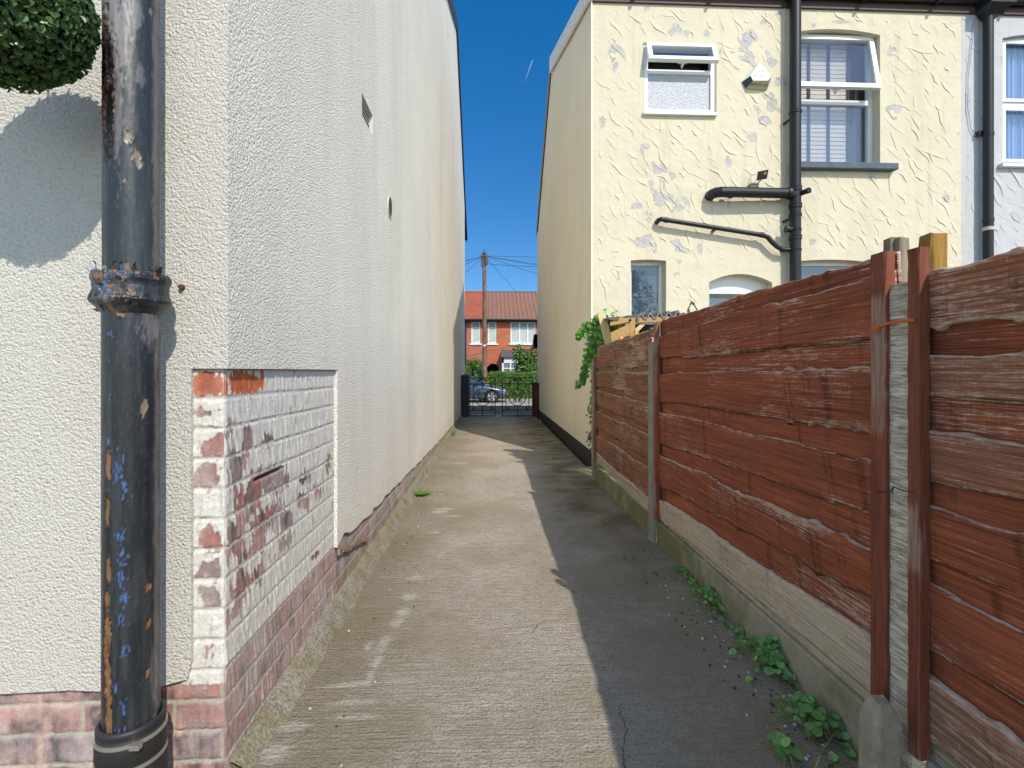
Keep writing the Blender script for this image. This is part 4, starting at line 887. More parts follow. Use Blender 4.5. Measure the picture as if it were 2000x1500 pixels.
# ================================================================ FENCE
WOODT = M('stained_fence_wood', .82, .15)
g1 = WOODT.noise(1, 5, .7, vec=WOODT.mp((60, 3.5, 260)), dist=.3); g2 = WOODT.noise(1, 2, .5, vec=WOODT.mp((40, 190, 9))); g3 = WOODT.noise(1, 4, .6, vec=WOODT.mp((20, 1.6, 48)), dist=.9)
c = WOODT.mix(1.0, WOODT.tint(), WOODT.ramp(g1, [(.32, .5), (.68, 1.45)]), 'MULTIPLY')
c = WOODT.mix(1.0, c, WOODT.ramp(g3, [(.3, .8), (.7, 1.2)]), 'MULTIPLY')
wear = WOODT.at('wear'); wf = WOODT.ma('ADD', wear, WOODT.ma('MULTIPLY', WOODT.ma('SUBTRACT', g1, .5), 1.7)); g4 = WOODT.noise(1, 6, .8, vec=WOODT.mp((30, 20, 150))); wf = WOODT.ma('ADD', wf, WOODT.ma('MULTIPLY', WOODT.ma('SUBTRACT', g2, .5), .25)); wf = WOODT.ma('ADD', wf, WOODT.ma('MULTIPLY', WOODT.ma('SUBTRACT', g4, .5), 1.5))
wc = WOODT.mix(WOODT.ramp(g4, [(.4, 0), (.6, 1)]), (.42, .23, .16), (.62, .52, .41)); c = WOODT.mix(WOODT.ma('MULTIPLY', WOODT.ramp(wf, [(.50, 0), (.80, 1)]), .75), c, wc)
WOODT.col(c); WOODT.bump(WOODT.ma('ADD', g1, WOODT.ma('MULTIPLY', g2, .55)), .8, .0025); WOODT = WOODT.m
RED = np.array((.262, .078, .040)); DRED = np.array((.12, .036, .020)); GREYW = np.array((.33, .27, .19)); PALEW = np.array((.50, .42, .30)); MOSSW = np.array((.25, .24, .12))
def board(acc, x, Y0, Y1, top, bot, thick, seed, base=RED, wearb=.12, edge=.55, lean=.006):
    """one waney-edged board along Y; top / bot are (z at Y1 far end, z at Y0 near end)"""
    n = max(12, int((Y1 - Y0) / .011)); y = np.linspace(Y0, Y1, n); t = (y - Y0) / (Y1 - Y0); rr = random.Random(seed)
    zt = top[1] + (top[0] - top[1]) * t; zb = bot[1] + (bot[0] - bot[1]) * t
    kn = [(rr.uniform(Y0, Y1), rr.uniform(.010, .026), rr.uniform(-.5, 1.0)) for _ in range(int((Y1 - Y0) * 4.5))]
    wt = (fbm(y * 3.2, y * 0, seed, 3) - .5) * .030 + (fbm(y * 22, y * 0, seed + 1, 3) - .5) * .008; wb = (fbm(y * 2.8, y * 0 + 5, seed + 2, 3) - .5) * .034 + (fbm(y * 25, y * 0 + 5, seed + 3, 3) - .5) * .007
    for ky, kw, ka in kn:
        gk = np.exp(-((y - ky) / kw) ** 2); wt = wt + gk * .010 * ka; wb = wb - gk * .012 * abs(ka)
    zt = zt + wt; zb = zb + wb
    vv = np.array([0, .0, .03, .08, .2, .35, .5, .65, .8, .92, .97, 1.0, 1.0]); xo = np.array([thick, .002, 0, 0, 0, 0, 0, 0, 0, 0, 0, .003, thick])
    Yg, Vg = np.meshgrid(y, vv, indexing='ij'); Zg = zb[:, None] + (zt - zb)[:, None] * Vg
    cup = (fbm(Yg * 3, Vg * 2, seed + 5) - .5) * .004; kd = np.zeros_like(Yg)
    for ky, kw, ka in kn:
        sl = .04 * ka * (Vg - .5); gk = np.exp(-((Yg - ky - sl) / (kw * (.7 + .5 * Vg))) ** 2); kd = np.maximum(kd, gk * (.35 + .65 * abs(ka))); cup = cup - gk * .0035 * abs(ka)
    Xg = x + xo[None, :] + cup + lean * (Vg - .5) * -1
    c = base * (.82 + .36 * fbm(Yg * 2.2, Zg * 9, seed + 8)[..., None]); c = lerp(c, DRED if base[0] > 3.5 * base[2] else base * .5, (sm(.25, .8, kd) * .85)[..., None])
    c = lerp(c, base * np.array((1.7, 1.7, 1.4)), (sm(.72, .97, kd) * .6)[..., None])
    orange = sm(.5, .75, fbm(Yg * 5, Zg * 12, seed + 9)) * .6; c = lerp(c, base * np.array((1.35, 1.25, 1.05)), orange[..., None])
    ed = np.maximum(sm(.86, 1.0, Vg) * edge * .40, sm(.16, 0, Vg) * edge * .5) + sm(.965, .995, Vg) * .5
    c = lerp(c, np.array((.035, .018, .012)), (sm(.05, .015, Vg) * .85)[..., None])   # shadow line under each board, painted dark along its lower edge
    big = sm(.42, .75, fbm(Yg * 1.7, Zg * 5, seed + 10)); near = sm(Y1 - .1, Y0 + .1, Yg)
    w = wearb + .07 + ed * (.4 + .8 * fbm(Yg * 6, Zg * 3, seed + 11)) + big * .46 * (.35 + .65 * near)
    V = np.stack([Xg, Yg, Zg], -1).reshape(-1, 3); f = gridfaces(n, len(vv)) + acc['n']
    caps = [tuple(int(acc['n'] + j) for j in range(len(vv))), tuple(int(acc['n'] + (n - 1) * len(vv) + j) for j in reversed(range(len(vv))))]
    acc['v'].append(V); acc['f'] += f.tolist() + caps; acc['c'].append(c.reshape(-1, 3)); acc['w'].append(w.ravel()); acc['n'] += len(V)
def newacc(): return dict(v=[], f=[], c=[], w=[], n=0)
def boards(name, acc, parent, base=None):
    return put(name, mkmesh(name, np.concatenate(acc['v']), acc['f'], np.concatenate(acc['c']), {'wear': np.concatenate(acc['w'])}, smooth=True), WOODT, parent, base)
def shade_flat_caps(o): pass
def stick(name, p0, p1, wx, wy, base, parent, seed, wearb=.2, labelbase=None, rag=0):
    """upright timber from p0 to p1 with soft arrises"""
    p0 = Vector(p0); p1 = Vector(p1); N = 40; acc = newacc(); rr = random.Random(seed); V = []; pr_ = [(-1, -.8), (-.8, -1), (.8, -1), (1, -.8), (1, .8), (.8, 1), (-.8, 1), (-1, .8)]
    for i in range(N + 1):
        t = i / N; q = p0.lerp(p1, t)
        for k, (a, b) in enumerate(pr_):
            jz = rag * rr.uniform(-1, 1) if i == N else 0
            V.append((q.x + a * wx / 2 + .0012 * rr.uniform(-1, 1), q.y + b * wy / 2 + .0012 * rr.uniform(-1, 1), q.z + jz))
    V = np.array(V); f = []
    for i in range(N):
        for k in range(8): k2 = (k + 1) % 8; f.append((i * 8 + k, i * 8 + k2, (i + 1) * 8 + k2, (i + 1) * 8 + k))
    f += [tuple(reversed(range(8))), tuple(N * 8 + k for k in range(8))]
    n1 = fbm(V[:, 2] * 5, V[:, 1] * 60, seed); c = np.asarray(base) * (.75 + .5 * n1[:, None]); w = wearb + .5 * (sm(.5, .7, fbm(V[:, 2] * 3, V[:, 0] * 90, seed + 3)))
    me = mkmesh(name, V, f, c, {'wear': w}); o = put(name, me, WOODV, parent, None if parent else labelbase or p0); return o
WV = M('stained_upright_wood', .75, .25); g1 = WV.noise(1, 5, .7, vec=WV.mp((130, 130, 6)), dist=.3)
c = WV.mix(1.0, WV.tint(), WV.ramp(g1, [(.3, .6), (.7, 1.3)]), 'MULTIPLY'); wf = WV.ma('ADD', WV.at('wear'), WV.ma('MULTIPLY', WV.ma('SUBTRACT', g1, .5), 1.0))
c = WV.mix(WV.ma('MULTIPLY', WV.ramp(wf, [(.5, 0), (.85, 1)]), .6), c, (.42, .34, .27)); WV.col(c); WV.bump(g1, .7, .003); WOODV = WV.m
FB, RB = FX - .018, FX - .002      # front board face, rear board face
P0Y, P1Y, P2Y = 5.10, 3.22, 1.262
panels = []
def panel(label, Y0, Y1, fr, rear, seed, battens):
    t = thing('fence_panel', (FX, (Y0 + Y1) / 2, 0), label, 'fence panel', 'waney board fence panels along the alley')
    acc = newacc(); i = 0
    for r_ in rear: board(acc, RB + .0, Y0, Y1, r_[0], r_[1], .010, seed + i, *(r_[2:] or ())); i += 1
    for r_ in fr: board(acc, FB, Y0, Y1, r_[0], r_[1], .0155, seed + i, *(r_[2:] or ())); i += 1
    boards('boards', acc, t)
    for y, wx, x, z0, z1, bc_ in battens: stick('batten', (x, y, z0), (x, y, z1), .03, wx, bc_, t, seed + 50 + int(y * 10), .25)
    for y in (Y0 + .03, (Y0 + Y1) / 2, Y1 - .03): mb = stick('rear_batten', (FX + .045, y, .16), (FX + .045, y, fr[0][0][0] - .04), .03, .04, RED, t, seed + 90)
    return t
PG = lambda c, w, e=.5: (np.array(c), w, e)
# middle panel
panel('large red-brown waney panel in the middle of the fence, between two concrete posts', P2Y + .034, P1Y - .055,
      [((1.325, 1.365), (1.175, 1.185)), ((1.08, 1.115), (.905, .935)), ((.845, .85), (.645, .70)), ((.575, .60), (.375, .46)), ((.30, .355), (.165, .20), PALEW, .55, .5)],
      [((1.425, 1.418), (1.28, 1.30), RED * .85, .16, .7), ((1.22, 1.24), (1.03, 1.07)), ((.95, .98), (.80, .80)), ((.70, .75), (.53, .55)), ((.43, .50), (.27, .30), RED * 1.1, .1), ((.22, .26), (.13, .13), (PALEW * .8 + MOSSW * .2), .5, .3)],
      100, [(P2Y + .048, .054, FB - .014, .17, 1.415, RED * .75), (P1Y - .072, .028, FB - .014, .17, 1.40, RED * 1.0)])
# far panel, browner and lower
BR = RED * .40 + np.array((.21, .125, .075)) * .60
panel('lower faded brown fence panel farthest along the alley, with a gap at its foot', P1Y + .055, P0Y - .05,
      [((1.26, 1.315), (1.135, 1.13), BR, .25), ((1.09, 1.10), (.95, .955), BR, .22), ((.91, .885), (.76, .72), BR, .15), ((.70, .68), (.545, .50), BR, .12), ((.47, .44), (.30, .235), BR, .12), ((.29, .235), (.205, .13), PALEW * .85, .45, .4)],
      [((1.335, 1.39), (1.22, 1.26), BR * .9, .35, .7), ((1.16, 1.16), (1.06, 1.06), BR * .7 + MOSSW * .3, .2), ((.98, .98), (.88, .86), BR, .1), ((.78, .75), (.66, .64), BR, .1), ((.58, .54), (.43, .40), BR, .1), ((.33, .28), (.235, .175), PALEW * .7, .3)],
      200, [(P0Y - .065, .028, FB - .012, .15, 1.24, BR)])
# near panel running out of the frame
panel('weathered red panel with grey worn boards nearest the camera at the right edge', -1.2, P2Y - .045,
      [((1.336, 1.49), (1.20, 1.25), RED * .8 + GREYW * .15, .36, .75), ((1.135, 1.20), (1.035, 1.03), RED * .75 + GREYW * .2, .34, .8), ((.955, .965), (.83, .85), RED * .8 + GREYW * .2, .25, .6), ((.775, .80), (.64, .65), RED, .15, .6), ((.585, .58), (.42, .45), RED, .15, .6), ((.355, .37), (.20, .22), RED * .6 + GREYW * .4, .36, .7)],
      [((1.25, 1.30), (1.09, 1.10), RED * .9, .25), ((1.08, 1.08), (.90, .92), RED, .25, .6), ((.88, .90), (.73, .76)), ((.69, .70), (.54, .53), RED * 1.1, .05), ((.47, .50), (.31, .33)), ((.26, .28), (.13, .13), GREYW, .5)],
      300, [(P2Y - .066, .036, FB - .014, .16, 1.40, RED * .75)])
# concrete posts
m = M('ridged_concrete', .92, .15); rg = m.noise(1, 3, .7, vec=m.mp((12, 12, 150)), dist=1.0); n = m.noise(60, 4)
c = m.mix(m.ramp(rg, [(.35, 0), (.62, 1)]), (.26, .225, .175), (.78, .70, .56)); m.col(m.mix(m.ma('MULTIPLY', m.ramp(m.noise(8), [(.45, 0), (.7, 1)]), .35), c, (.2, .18, .12))); m.bump(m.ma('ADD', rg, n), 1.0, .006); RIDG = m.m
CONC = plain('post_concrete', (.27, .245, .20), .92, .15, var=.3, sc=14, bst=.7)
mossy = M('mossy_gravel_board', .92, .15); n = mossy.ma('ADD', mossy.noise(5, 5, .65), mossy.nd('ShaderNodeMapRange', {0: mossy.xyz(1), 1: 1.3, 2: 3.2, 3: -.16, 4: .10}).outputs[0]); c = mossy.mix(mossy.noise(30, 4), (.27, .23, .165), (.40, .345, .255)); mossy.col(mossy.mix(mossy.ma('MULTIPLY', mossy.ramp(n, [(.38, 0), (.62, 1)]), .75), c, (.13, .135, .04))); mossy.bump(mossy.noise(60, 3), .5, .005); mossy = mossy.m
def post(y, top, label, mat, w=.05, x0=None, x1=None):
    x0 = FX - .045 if x0 is None else x0; x1 = FX + .06 if x1 is None else x1; rr = random.Random(int(y * 9)); mb = MB(); N = 60
    for i in range(N + 1):
        z = -.1 + (top + .1) * i / N; j = lambda: rr.uniform(-.0015, .0015)
        e = .004 if i == N else 0
        for a, b in ((x0 + e, y - w + .006), (x0 + .006, y - w + e), (x1 - .006, y - w + e), (x1, y - w + .006), (x1, y + w - .006), (x1 - .006, y + w), (x0 + .006, y + w), (x0 + e, y + w - .006)): mb.v.append((a + j(), b + j(), z)); mb.c.append((1, 1, 1))
    for i in range(N):
        for k in range(8): k2 = (k + 1) % 8; mb.f.append((i * 8 + k, i * 8 + k2, (i + 1) * 8 + k2, (i + 1) * 8 + k))
    mb.f.append(tuple(N * 8 + k for k in range(8)))
    o = obj('concrete_post', mb, mat, None, base=(FX, y, 0)); return tag(o, label, 'fence post', 'concrete fence posts')
post(P0Y, 1.215, 'grey concrete fence post at the far end beside the ivy', CONC, .042)
post(P1Y, 1.285, 'pale concrete fence post between the far and middle panels', CONC, .046, x0=FX - .05)
post(P2Y - .005, 1.325, 'ridged concrete post in the gap tied with orange string', RIDG, .038, x0=FX - .034)
for y0, y1, lb in ((P2Y + .03, P1Y - .048, 'mossy concrete gravel board under the middle fence panel'), (P1Y + .048, P0Y - .044, 'green-stained gravel board under the far fence panel'), (-1.2, P2Y - .075, 'concrete gravel board under the nearest fence panel')):
    mb = MB(); n_ = 60
    for i in range(n_):
        a = y0 + (y1 - y0) * i / n_; b = y0 + (y1 - y0) * (i + 1) / n_
        mb.add([(FX - .022, a, -.05), (FX - .022, b, -.05), (FX - .022, b, .148), (FX - .022, a, .148), (FX - .016, a, .155), (FX - .016, b, .155), (FX + .03, b, .155), (FX + .03, a, .155)], [(0, 1, 2, 3), (3, 2, 5, 4), (4, 5, 6, 7)])
    mb.add([(FX - .022, y0, -.05), (FX + .03, y0, -.05), (FX + .03, y0, .155), (FX - .022, y0, .148)], [(0, 1, 2, 3)])
    o = obj('gravel_board', mb, mossy, None, base=(FX, (y0 + y1) / 2, 0)); tag(o, lb, 'gravel board', 'concrete gravel boards under the fence')
# broken concrete stump in front of the near post
q0 = PZ(1680, 1560, 0); mb = MB(); rr = random.Random(2)
sx0, sx1, sy0, sy1 = .93, 1.005, 1.185, 1.25
N = 14; mb.v = []; mb.c = []
for i in range(N + 1):
    t = i / N; z = -.05 + .335 * t; s_ = 1 if t < .8 else 1 - .5 * ((t - .8) / .2) ** 2
    cx_, cy_ = (sx0 + sx1) / 2, (sy0 + sy1) / 2
    for k in range(12):
        a_ = 2 * math.pi * k / 12 + .26; ca, sa = math.cos(a_), math.sin(a_); u = (abs(ca) ** .35) * (1 if ca > 0 else -1); v_ = (abs(sa) ** .35) * (1 if sa > 0 else -1)
        mb.v.append((cx_ + u * (sx1 - sx0) / 2 * s_ + rr.uniform(-.002, .002), cy_ + v_ * (sy1 - sy0) / 2 * s_ + rr.uniform(-.002, .002), z + rr.uniform(-.003, .003))); mb.c.append((1, 1, 1))
for i in range(N):
    for k in range(12): k2 = (k + 1) % 12; mb.f.append((i * 12 + k, i * 12 + k2, (i + 1) * 12 + k2, (i + 1) * 12 + k))
mb.f.append(tuple(N * 12 + k for k in range(12)))
o = obj('concrete_stump', mb, plain('stump_concrete', (.33, .27, .19), .95, .1, var=.45, sc=25, bst=.9), None, base=(.967, 1.217, 0)); tag(o, 'short rounded concrete stump at the foot of the nearest post', 'stump')
# timber ends sticking up behind
for (pa, pb, wd, col_, lb, zz0, Yk) in (((1741, 467), None, .03, GREYW * .6, 'dark grey timber end poking up behind the fence post', .9, 1.46),
                                 ((1760, 465), None, .035, GREYW * .9, 'silver grey timber end poking up behind the fence post', .9, 1.44)):
    p = PY(pa[0], pa[1], Yk); o = stick('timber_end', (p.x, Yk, .2), (p.x, Yk, p.z), .028, .03, col_, None, 7 + pa[0], .2, (p.x, Yk, .2), .004); tag(o, lb, 'timber')
p = PY(1822, 458, 1.42); o = stick('timber_post', (p.x, 1.42, .1), (p.x, 1.42, p.z + .0), .05, .05, np.array((.30, .17, .035)), None, 77, .0, (p.x, 1.42, .1), .004); tag(o, 'brown and orange square timber post end rising behind the near fence panel', 'timber')
p = PY(1788, 482, 1.30); p = PX(1785, 482, FB - .014)
# orange string and wire
q = [PX(1702, 637, FB - .032), PX(1712, 640, FB - .036), PX(1730, 634, FB - .03), PX(1752, 630, FB - .03), PX(1786, 626, FB - .033)]
mb = MB(); mb.tube(q, .0022, 6); mb.tube([p_ + Vector((0, .001, .004)) for p_ in q], .0018, 6)
rr = random.Random(3)
for i in range(12): a_ = q[1]; mb.tube([a_, a_ + Vector((rr.uniform(-.004, .002), rr.uniform(-.02, .01), rr.uniform(-.025, -.004)))], .0009, 4)
o = obj('string', mb, plain('orange_twine', (.62, .13, .03), .7), None, base=q[0]); tag(o, 'orange twine tying two red battens across the concrete post', 'string')
q = [PX(1715, 960, FB - .03), PX(1738, 962, FB - .033), PX(1745, 950, FB - .036), PX(1760, 957, FB - .03), PX(1785, 962, FB - .03)]
mb = MB(); mb.tube(q, .0016, 6); mb.tube([q[2], q[2] + Vector((-.003, 0, -.02))], .0014, 6); o = obj('wire', mb, BLACKM, None, base=q[0]); tag(o, 'twisted dark wire across the concrete post low down', 'wire')

# ================================================================ SHELTER BEHIND THE FENCE
PINE = M('new_pine', .7, .3); g = PINE.noise(1, 4, .6, vec=PINE.mp((8, 60, 60)), dist=.5); PINE.col(PINE.mix(g, (.30, .165, .05), (.48, .31, .12))); PINE = PINE.m
PALEP = M('pale_pine', .7, .3); PALEP.col(PALEP.mix(PALEP.noise(1, 4, vec=PALEP.mp((60, 60, 6))), (.50, .40, .22), (.62, .53, .33))); PALEP = PALEP.m
sh = thing('lean_to', (1.6, 4.7, 0), 'small timber lean-to with a grey corrugated roof behind the fence', 'shelter')
SY = 4.55
def S(a, b, Y=SY): return PY(a, b, Y)
# corrugated sheet: runs back from its wavy front edge
L0, L1 = S(1246, 618), S(1335, 611); mb = MB(); N = 72; vs = []
for i in range(N + 1):
    t = i / N; x = L0.x + (L1.x - L0.x) * t; z = L0.z + (L1.z - L0.z) * t - .0 + .026 * math.sin(2 * math.pi * t * 5.0); vs += [(x, SY - .03, z), (x, SY + .75, z + .03), ]
f = [(2 * i, 2 * i + 2, 2 * i + 3, 2 * i + 1) for i in range(N)]
mb.add(vs, f); l0 = S(1183, 622, SY + .3)
vs = []; 
for i in range(15):
    t = i / 14; x = l0.x + (L0.x - l0.x) * t; z = l0.z + (L0.z + .01 - l0.z) * math.sin(t * math.pi / 2) ; yb = SY + .30 * (1 - t) - .03; vs += [(x, yb, z + .004 * math.sin(t * 20)), (x, SY + .8, z + .035)]
mb.add(vs, [(2 * i, 2 * i + 2, 2 * i + 3, 2 * i + 1) for i in range(14)])
fl_ = []
for i in range(15): p_ = vs[2 * i]; fl_ += [p_, (p_[0], p_[1] - .01, p_[2] - .012 - .045 * math.sin(i / 14 * math.pi * .55))]
mb.add(fl_, [(2 * i, 2 * i + 2, 2 * i + 3, 2 * i + 1) for i in range(14)])
rf_ = obj('corrugated_roof', mb, plain('grey_fibre_sheet', (.17, .17, .16), .75, .3, var=.35), sh, flip=False)
md = rf_.modifiers.new('thickness', 'SOLIDIFY'); md.thickness = .014
mb = MB(); mb.bar(S(1208, 627), S(1335, 622), .04, .045); mb.bar(S(1192, 633), S(1232, 627), .04, .035); obj('roof_beam', mb, PINE, sh)
mb = MB(); mb.bar((S(1234, 650).x, SY, .0), S(1234, 628), .05, .045); obj('post', mb, PINE, sh)
mb = MB(); mb.bar((S(1207, 650).x, SY + .05, .6), S(1212, 618, SY + .05), .03, .03); obj('post', mb, PINE, sh)
mb = MB(); mb.bar(S(1236, 652, SY + .02), S(1262, 626, SY + .02), .035, .035); obj('brace', mb, PALEP, sh)
a_, b_ = S(1192, 636, SY - .03), S(1228, 629, SY - .03); mb = MB(); mb.prism([(a_.x, a_.z), (b_.x, b_.z), (b_.x, b_.z + .03), (a_.x, a_.z + .028)], 'y', SY - .035, SY - .015); obj('top_rail', mb, PINE, sh)
c_ = [S(*q, SY - .03) for q in ((1192, 650), (1229, 632), (1229, 655), (1194, 668))]; mb = MB(); mb.prism([(p.x, p.z) for p in reversed(c_)], 'y', SY - .04, SY - .02); obj('side_board', mb, PINE, sh)
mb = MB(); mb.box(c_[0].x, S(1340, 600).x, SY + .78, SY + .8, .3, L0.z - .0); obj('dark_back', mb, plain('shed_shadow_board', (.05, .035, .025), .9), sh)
for (a1, b1, b2, lb) in ((1213, 657, 690, 'orange pine peg standing at the fence top under the lean-to board'), (1243, 645, 680, 'short pine peg end standing beside the lean-to post')):
    p = S(a1, b1, SY - .12); mb = MB(); mb.bar((p.x, p.y, .0), p, .032, .032); o = obj('timber_peg', mb, plain('orange_pine', (.62, .30, .07), .7), None, base=(p.x, p.y, 0)); tag(o, lb, 'timber')
pl0, pl1 = PY(1174, 612, 4.98), PY(1192, 680, 4.95); pd = (pl1 - pl0).normalized(); mb = MB(); mb.bar(pl0, pl1 + pd * .6, .075, .03, up=(0, 1, 0)); o = obj('leaning_plank', mb, PALEP, None, base=pl1); tag(o, 'pale new pine plank leaning at a slant above the ivy', 'plank')
p = PY(1351, 590, 4.2); mb = MB(); mb.tube([PY(1343, 606, 4.2), PY(1350, 592, 4.2), PY(1353, 590, 4.2), PY(1362, 606, 4.2)], .006, 6); mb.tube([PY(1350, 590, 4.2), PY(1356, 594, 4.2)], .012, 8); mb.tube([PY(1345, 604, 4.2), (PY(1345, 604, 4.2).x, 4.2, 0)], .012, 8)
o = obj('clothes_prop', mb, plain('grey_metal_prop', (.09, .09, .085), .5, .5), None, base=(p.x, 4.2, 0)); tag(o, 'thin grey metal prop end just above the fence top', 'metal prop')

# ================================================================ IVY
ivy = thing('ivy', (1.12, 5.3, 0), 'bright green ivy spilling over the far fence post onto the beige gable', 'climbing plant')
mb = MB(); sm_ = MB(); rr = random.Random(8)
def ivyleaf(p, n, s, col):
    n = Vector(n).normalized(); up = Vector((rr.gauss(0, .5), rr.gauss(0, .5), -1)); t = (up - n * up.dot(n)).normalized(); w = n.cross(t)
    pts = [(0, -.1), (.32, -.28), (.55, .05), (.38, .22), (.30, .45), (0, .85), (-.30, .45), (-.38, .22), (-.55, .05), (-.32, -.28)]
    vs = [p + (w * a + t * b) * s + n * s * .12 * (abs(a) * 1.5 - b * .3) for a, b in pts]; mb.add([p] + vs, [(0, i + 1, (i + 1) % 10 + 1) for i in range(10)], col)
runs = [([(1178, 636, 5.35), (1160, 632, 5.4), (1145, 640, 5.45), (1136, 652, 5.45), (1127, 658, 5.5)], .05, 260), ([(1172, 640, 5.3), (1158, 665, 5.3), (1154, 690, 5.28), (1146, 708, 5.3), (1141, 728, 5.32), (1138, 745, 5.33), (1128, 754, 5.36)], .05, 330),
        ([(1177, 640, 5.25), (1172, 670, 5.22), (1168, 700, 5.22), (1165, 730, 5.22), (1162, 765, 5.22), (1160, 800, 5.2)], .055, 420), ([(1180, 628, 5.3), (1172, 650, 5.3), (1160, 680, 5.25), (1162, 705, 5.22)], .11, 620), ([(1186, 640, 5.2), (1184, 670, 5.15), (1178, 690, 5.15)], .09, 330),
        ([(1185, 625, 5.3), (1166, 625, 5.35)], .06, 140)]
for pts, rad, n_ in runs:
    P = [PY(*q) for q in pts]; sm_.tube(P, .005, 6)
    for i in range(n_):
        t = rr.random() * (len(P) - 1); k = int(t); q = P[k].lerp(P[min(k + 1, len(P) - 1)], t - k); fo = 1 - .75 * (t / (len(P) - 1)); rd_ = rad * (.35 + .65 * fo)
        off = Vector((rr.gauss(0, .55), rr.gauss(0, .5), rr.gauss(0, .55))) * rd_; g = rr.uniform(.55, 1.25)
        col = (.17 * g, .38 * g, .045 * g) if rr.random() < .6 else (.06 * g, .17 * g, .03 * g)
        ivyleaf(q + off, (off.x - .3, off.y - .9, .35 + rr.gauss(0, .4)), rr.uniform(.024, .042), col)
obj('leaves', mb, LEAFM, ivy, flip=False); obj('stem', sm_, plain('ivy_stem', (.09, .06, .035), .8), ivy)
mb = MB()
for i in range(75):
    a_, b_ = rr.choice([(1155, 810), (1152, 850), (1155, 845), (1158, 880), (1150, 803), (1160, 865)]); q = PY(a_ + rr.gauss(0, 3), b_ + rr.gauss(0, 8), 5.3); mb.leaf(q, (rr.gauss(-.5, .5), -1, rr.gauss(0, .5)), (rr.gauss(0, 1), 0, -1), .035, .02, (.22, .12, .06))
for k in range(5): mb.tube([PY(1158 + k, 780, 5.25), PY(1156 + k * 1.5, 830, 5.25), PY(1157 + k, 905, 5.25)], .002, 4, (.14, .09, .05))
o = obj('dead_tendril', mb, LEAFM, ivy, flip=False); o['label'] = 'dry brown tendrils below the green ivy'

# ================================================================ WEEDS
def weed(label, px, py, n_, spread, size, seed, hgt=.05, wild=1, group='weeds growing along the foot of the fence', cat='weed'):
    c0 = PZ(px, py, .0); rr = random.Random(seed); t = thing('weed', tuple(c0), label, cat, group); mb = MB(); sb = MB()
    for i in range(n_):
        a_ = rr.uniform(0, 6.28); r_ = abs(rr.gauss(0, .6)) * spread; p = c0 + Vector((math.cos(a_) * r_ * .55, math.sin(a_) * r_, .008 + hgt * (1 - min(1, r_ / spread / 1.4)) * rr.uniform(.5, 1.2)))
        if p.x > FX - .035: p.x = FX - .035 - rr.uniform(0, .03)
        g = rr.uniform(.65, 1.25); s = size * rr.uniform(.6, 1.2)
        n = Vector((rr.gauss(-.15, .3), rr.gauss(-.25, .3), 1)).normalized(); t_ = Vector((math.cos(a_), math.sin(a_), .1)); t_ = (t_ - n * t_.dot(n)).normalized(); w = n.cross(t_)
        sh_ = [(0, 0, 0), (.30, .05, .05), (.52, .30, .10), (.50, .62, .08), (.28, .90, .02), (0, 1.02, -.03), (-.28, .90, .02), (-.50, .62, .08), (-.52, .30, .10), (-.30, .05, .05)]
        vs = [p + (w * x_ + t_ * (y_ - .4)) * s + n * z_ * s for x_, y_, z_ in sh_]; cc = (.16 * g, .31 * g, .085 * g) if rr.random() < .7 else (.24 * g, .42 * g, .12 * g)
        mb.add([p + t_ * s * .1] + vs, [(0, k + 1, (k + 1) % 10 + 1) for k in range(10)], cc)
        if i % 2 == 0: sb.tube([c0 + Vector((rr.gauss(0, .01), rr.gauss(0, .02), 0)), p + Vector((0, 0, -.002))], .0012, 4)
    for k in range(int(6 * wild)): # grass blades
        q = c0 + Vector((rr.gauss(0, .04), rr.gauss(0, spread * .8), .0)); q.x = min(q.x, FX - .04); mb.leaf(q, (rr.gauss(0, 1), -1, .2), (rr.gauss(0, .5), rr.gauss(0, .5), 1), rr.uniform(.03, .08), .005, (.16, .22, .06) if rr.random() < .6 else (.35, .28, .13))
    for k in range(int(3 * wild)):
        e = c0 + Vector((rr.uniform(-.16, .03), rr.uniform(-.12, .12), .006)); sb.tube([c0 + Vector((0, 0, .01)), c0.lerp(e, .5) + Vector((0, 0, .03)), e], .0012, 4)
    obj('leaves', mb, LEAFM, t, flip=False); obj('stem', sb, plain('weed_stem', (.22, .20, .06), .8), t); return t
weed('biggest leafy weed on the path edge under the middle of the fence', 1512, 1308, 210, .15, .026, 1, .10)
weed('leafy weed under the fence where its boards start, behind the biggest one', 1405, 1185, 130, .16, .023, 2, .07)
weed('small creeping weed farthest along the fence foot', 1362, 1130, 60, .14, .022, 3, .04, 3)
weed('low weed beside the short concrete stump', 1585, 1420, 95, .11, .023, 4, .07, 4)
weed('little weed patch at the bottom edge of the picture', 1535, 1482, 26, .07, .026, 5, .04)
weed('tiny weed sprig between two larger weeds by the fence', 1450, 1236, 12, .05, .020, 6, .02)
weed('single weed shoot touching the concrete stump', 1650, 1440, 10, .05, .030, 7, .05, 2)
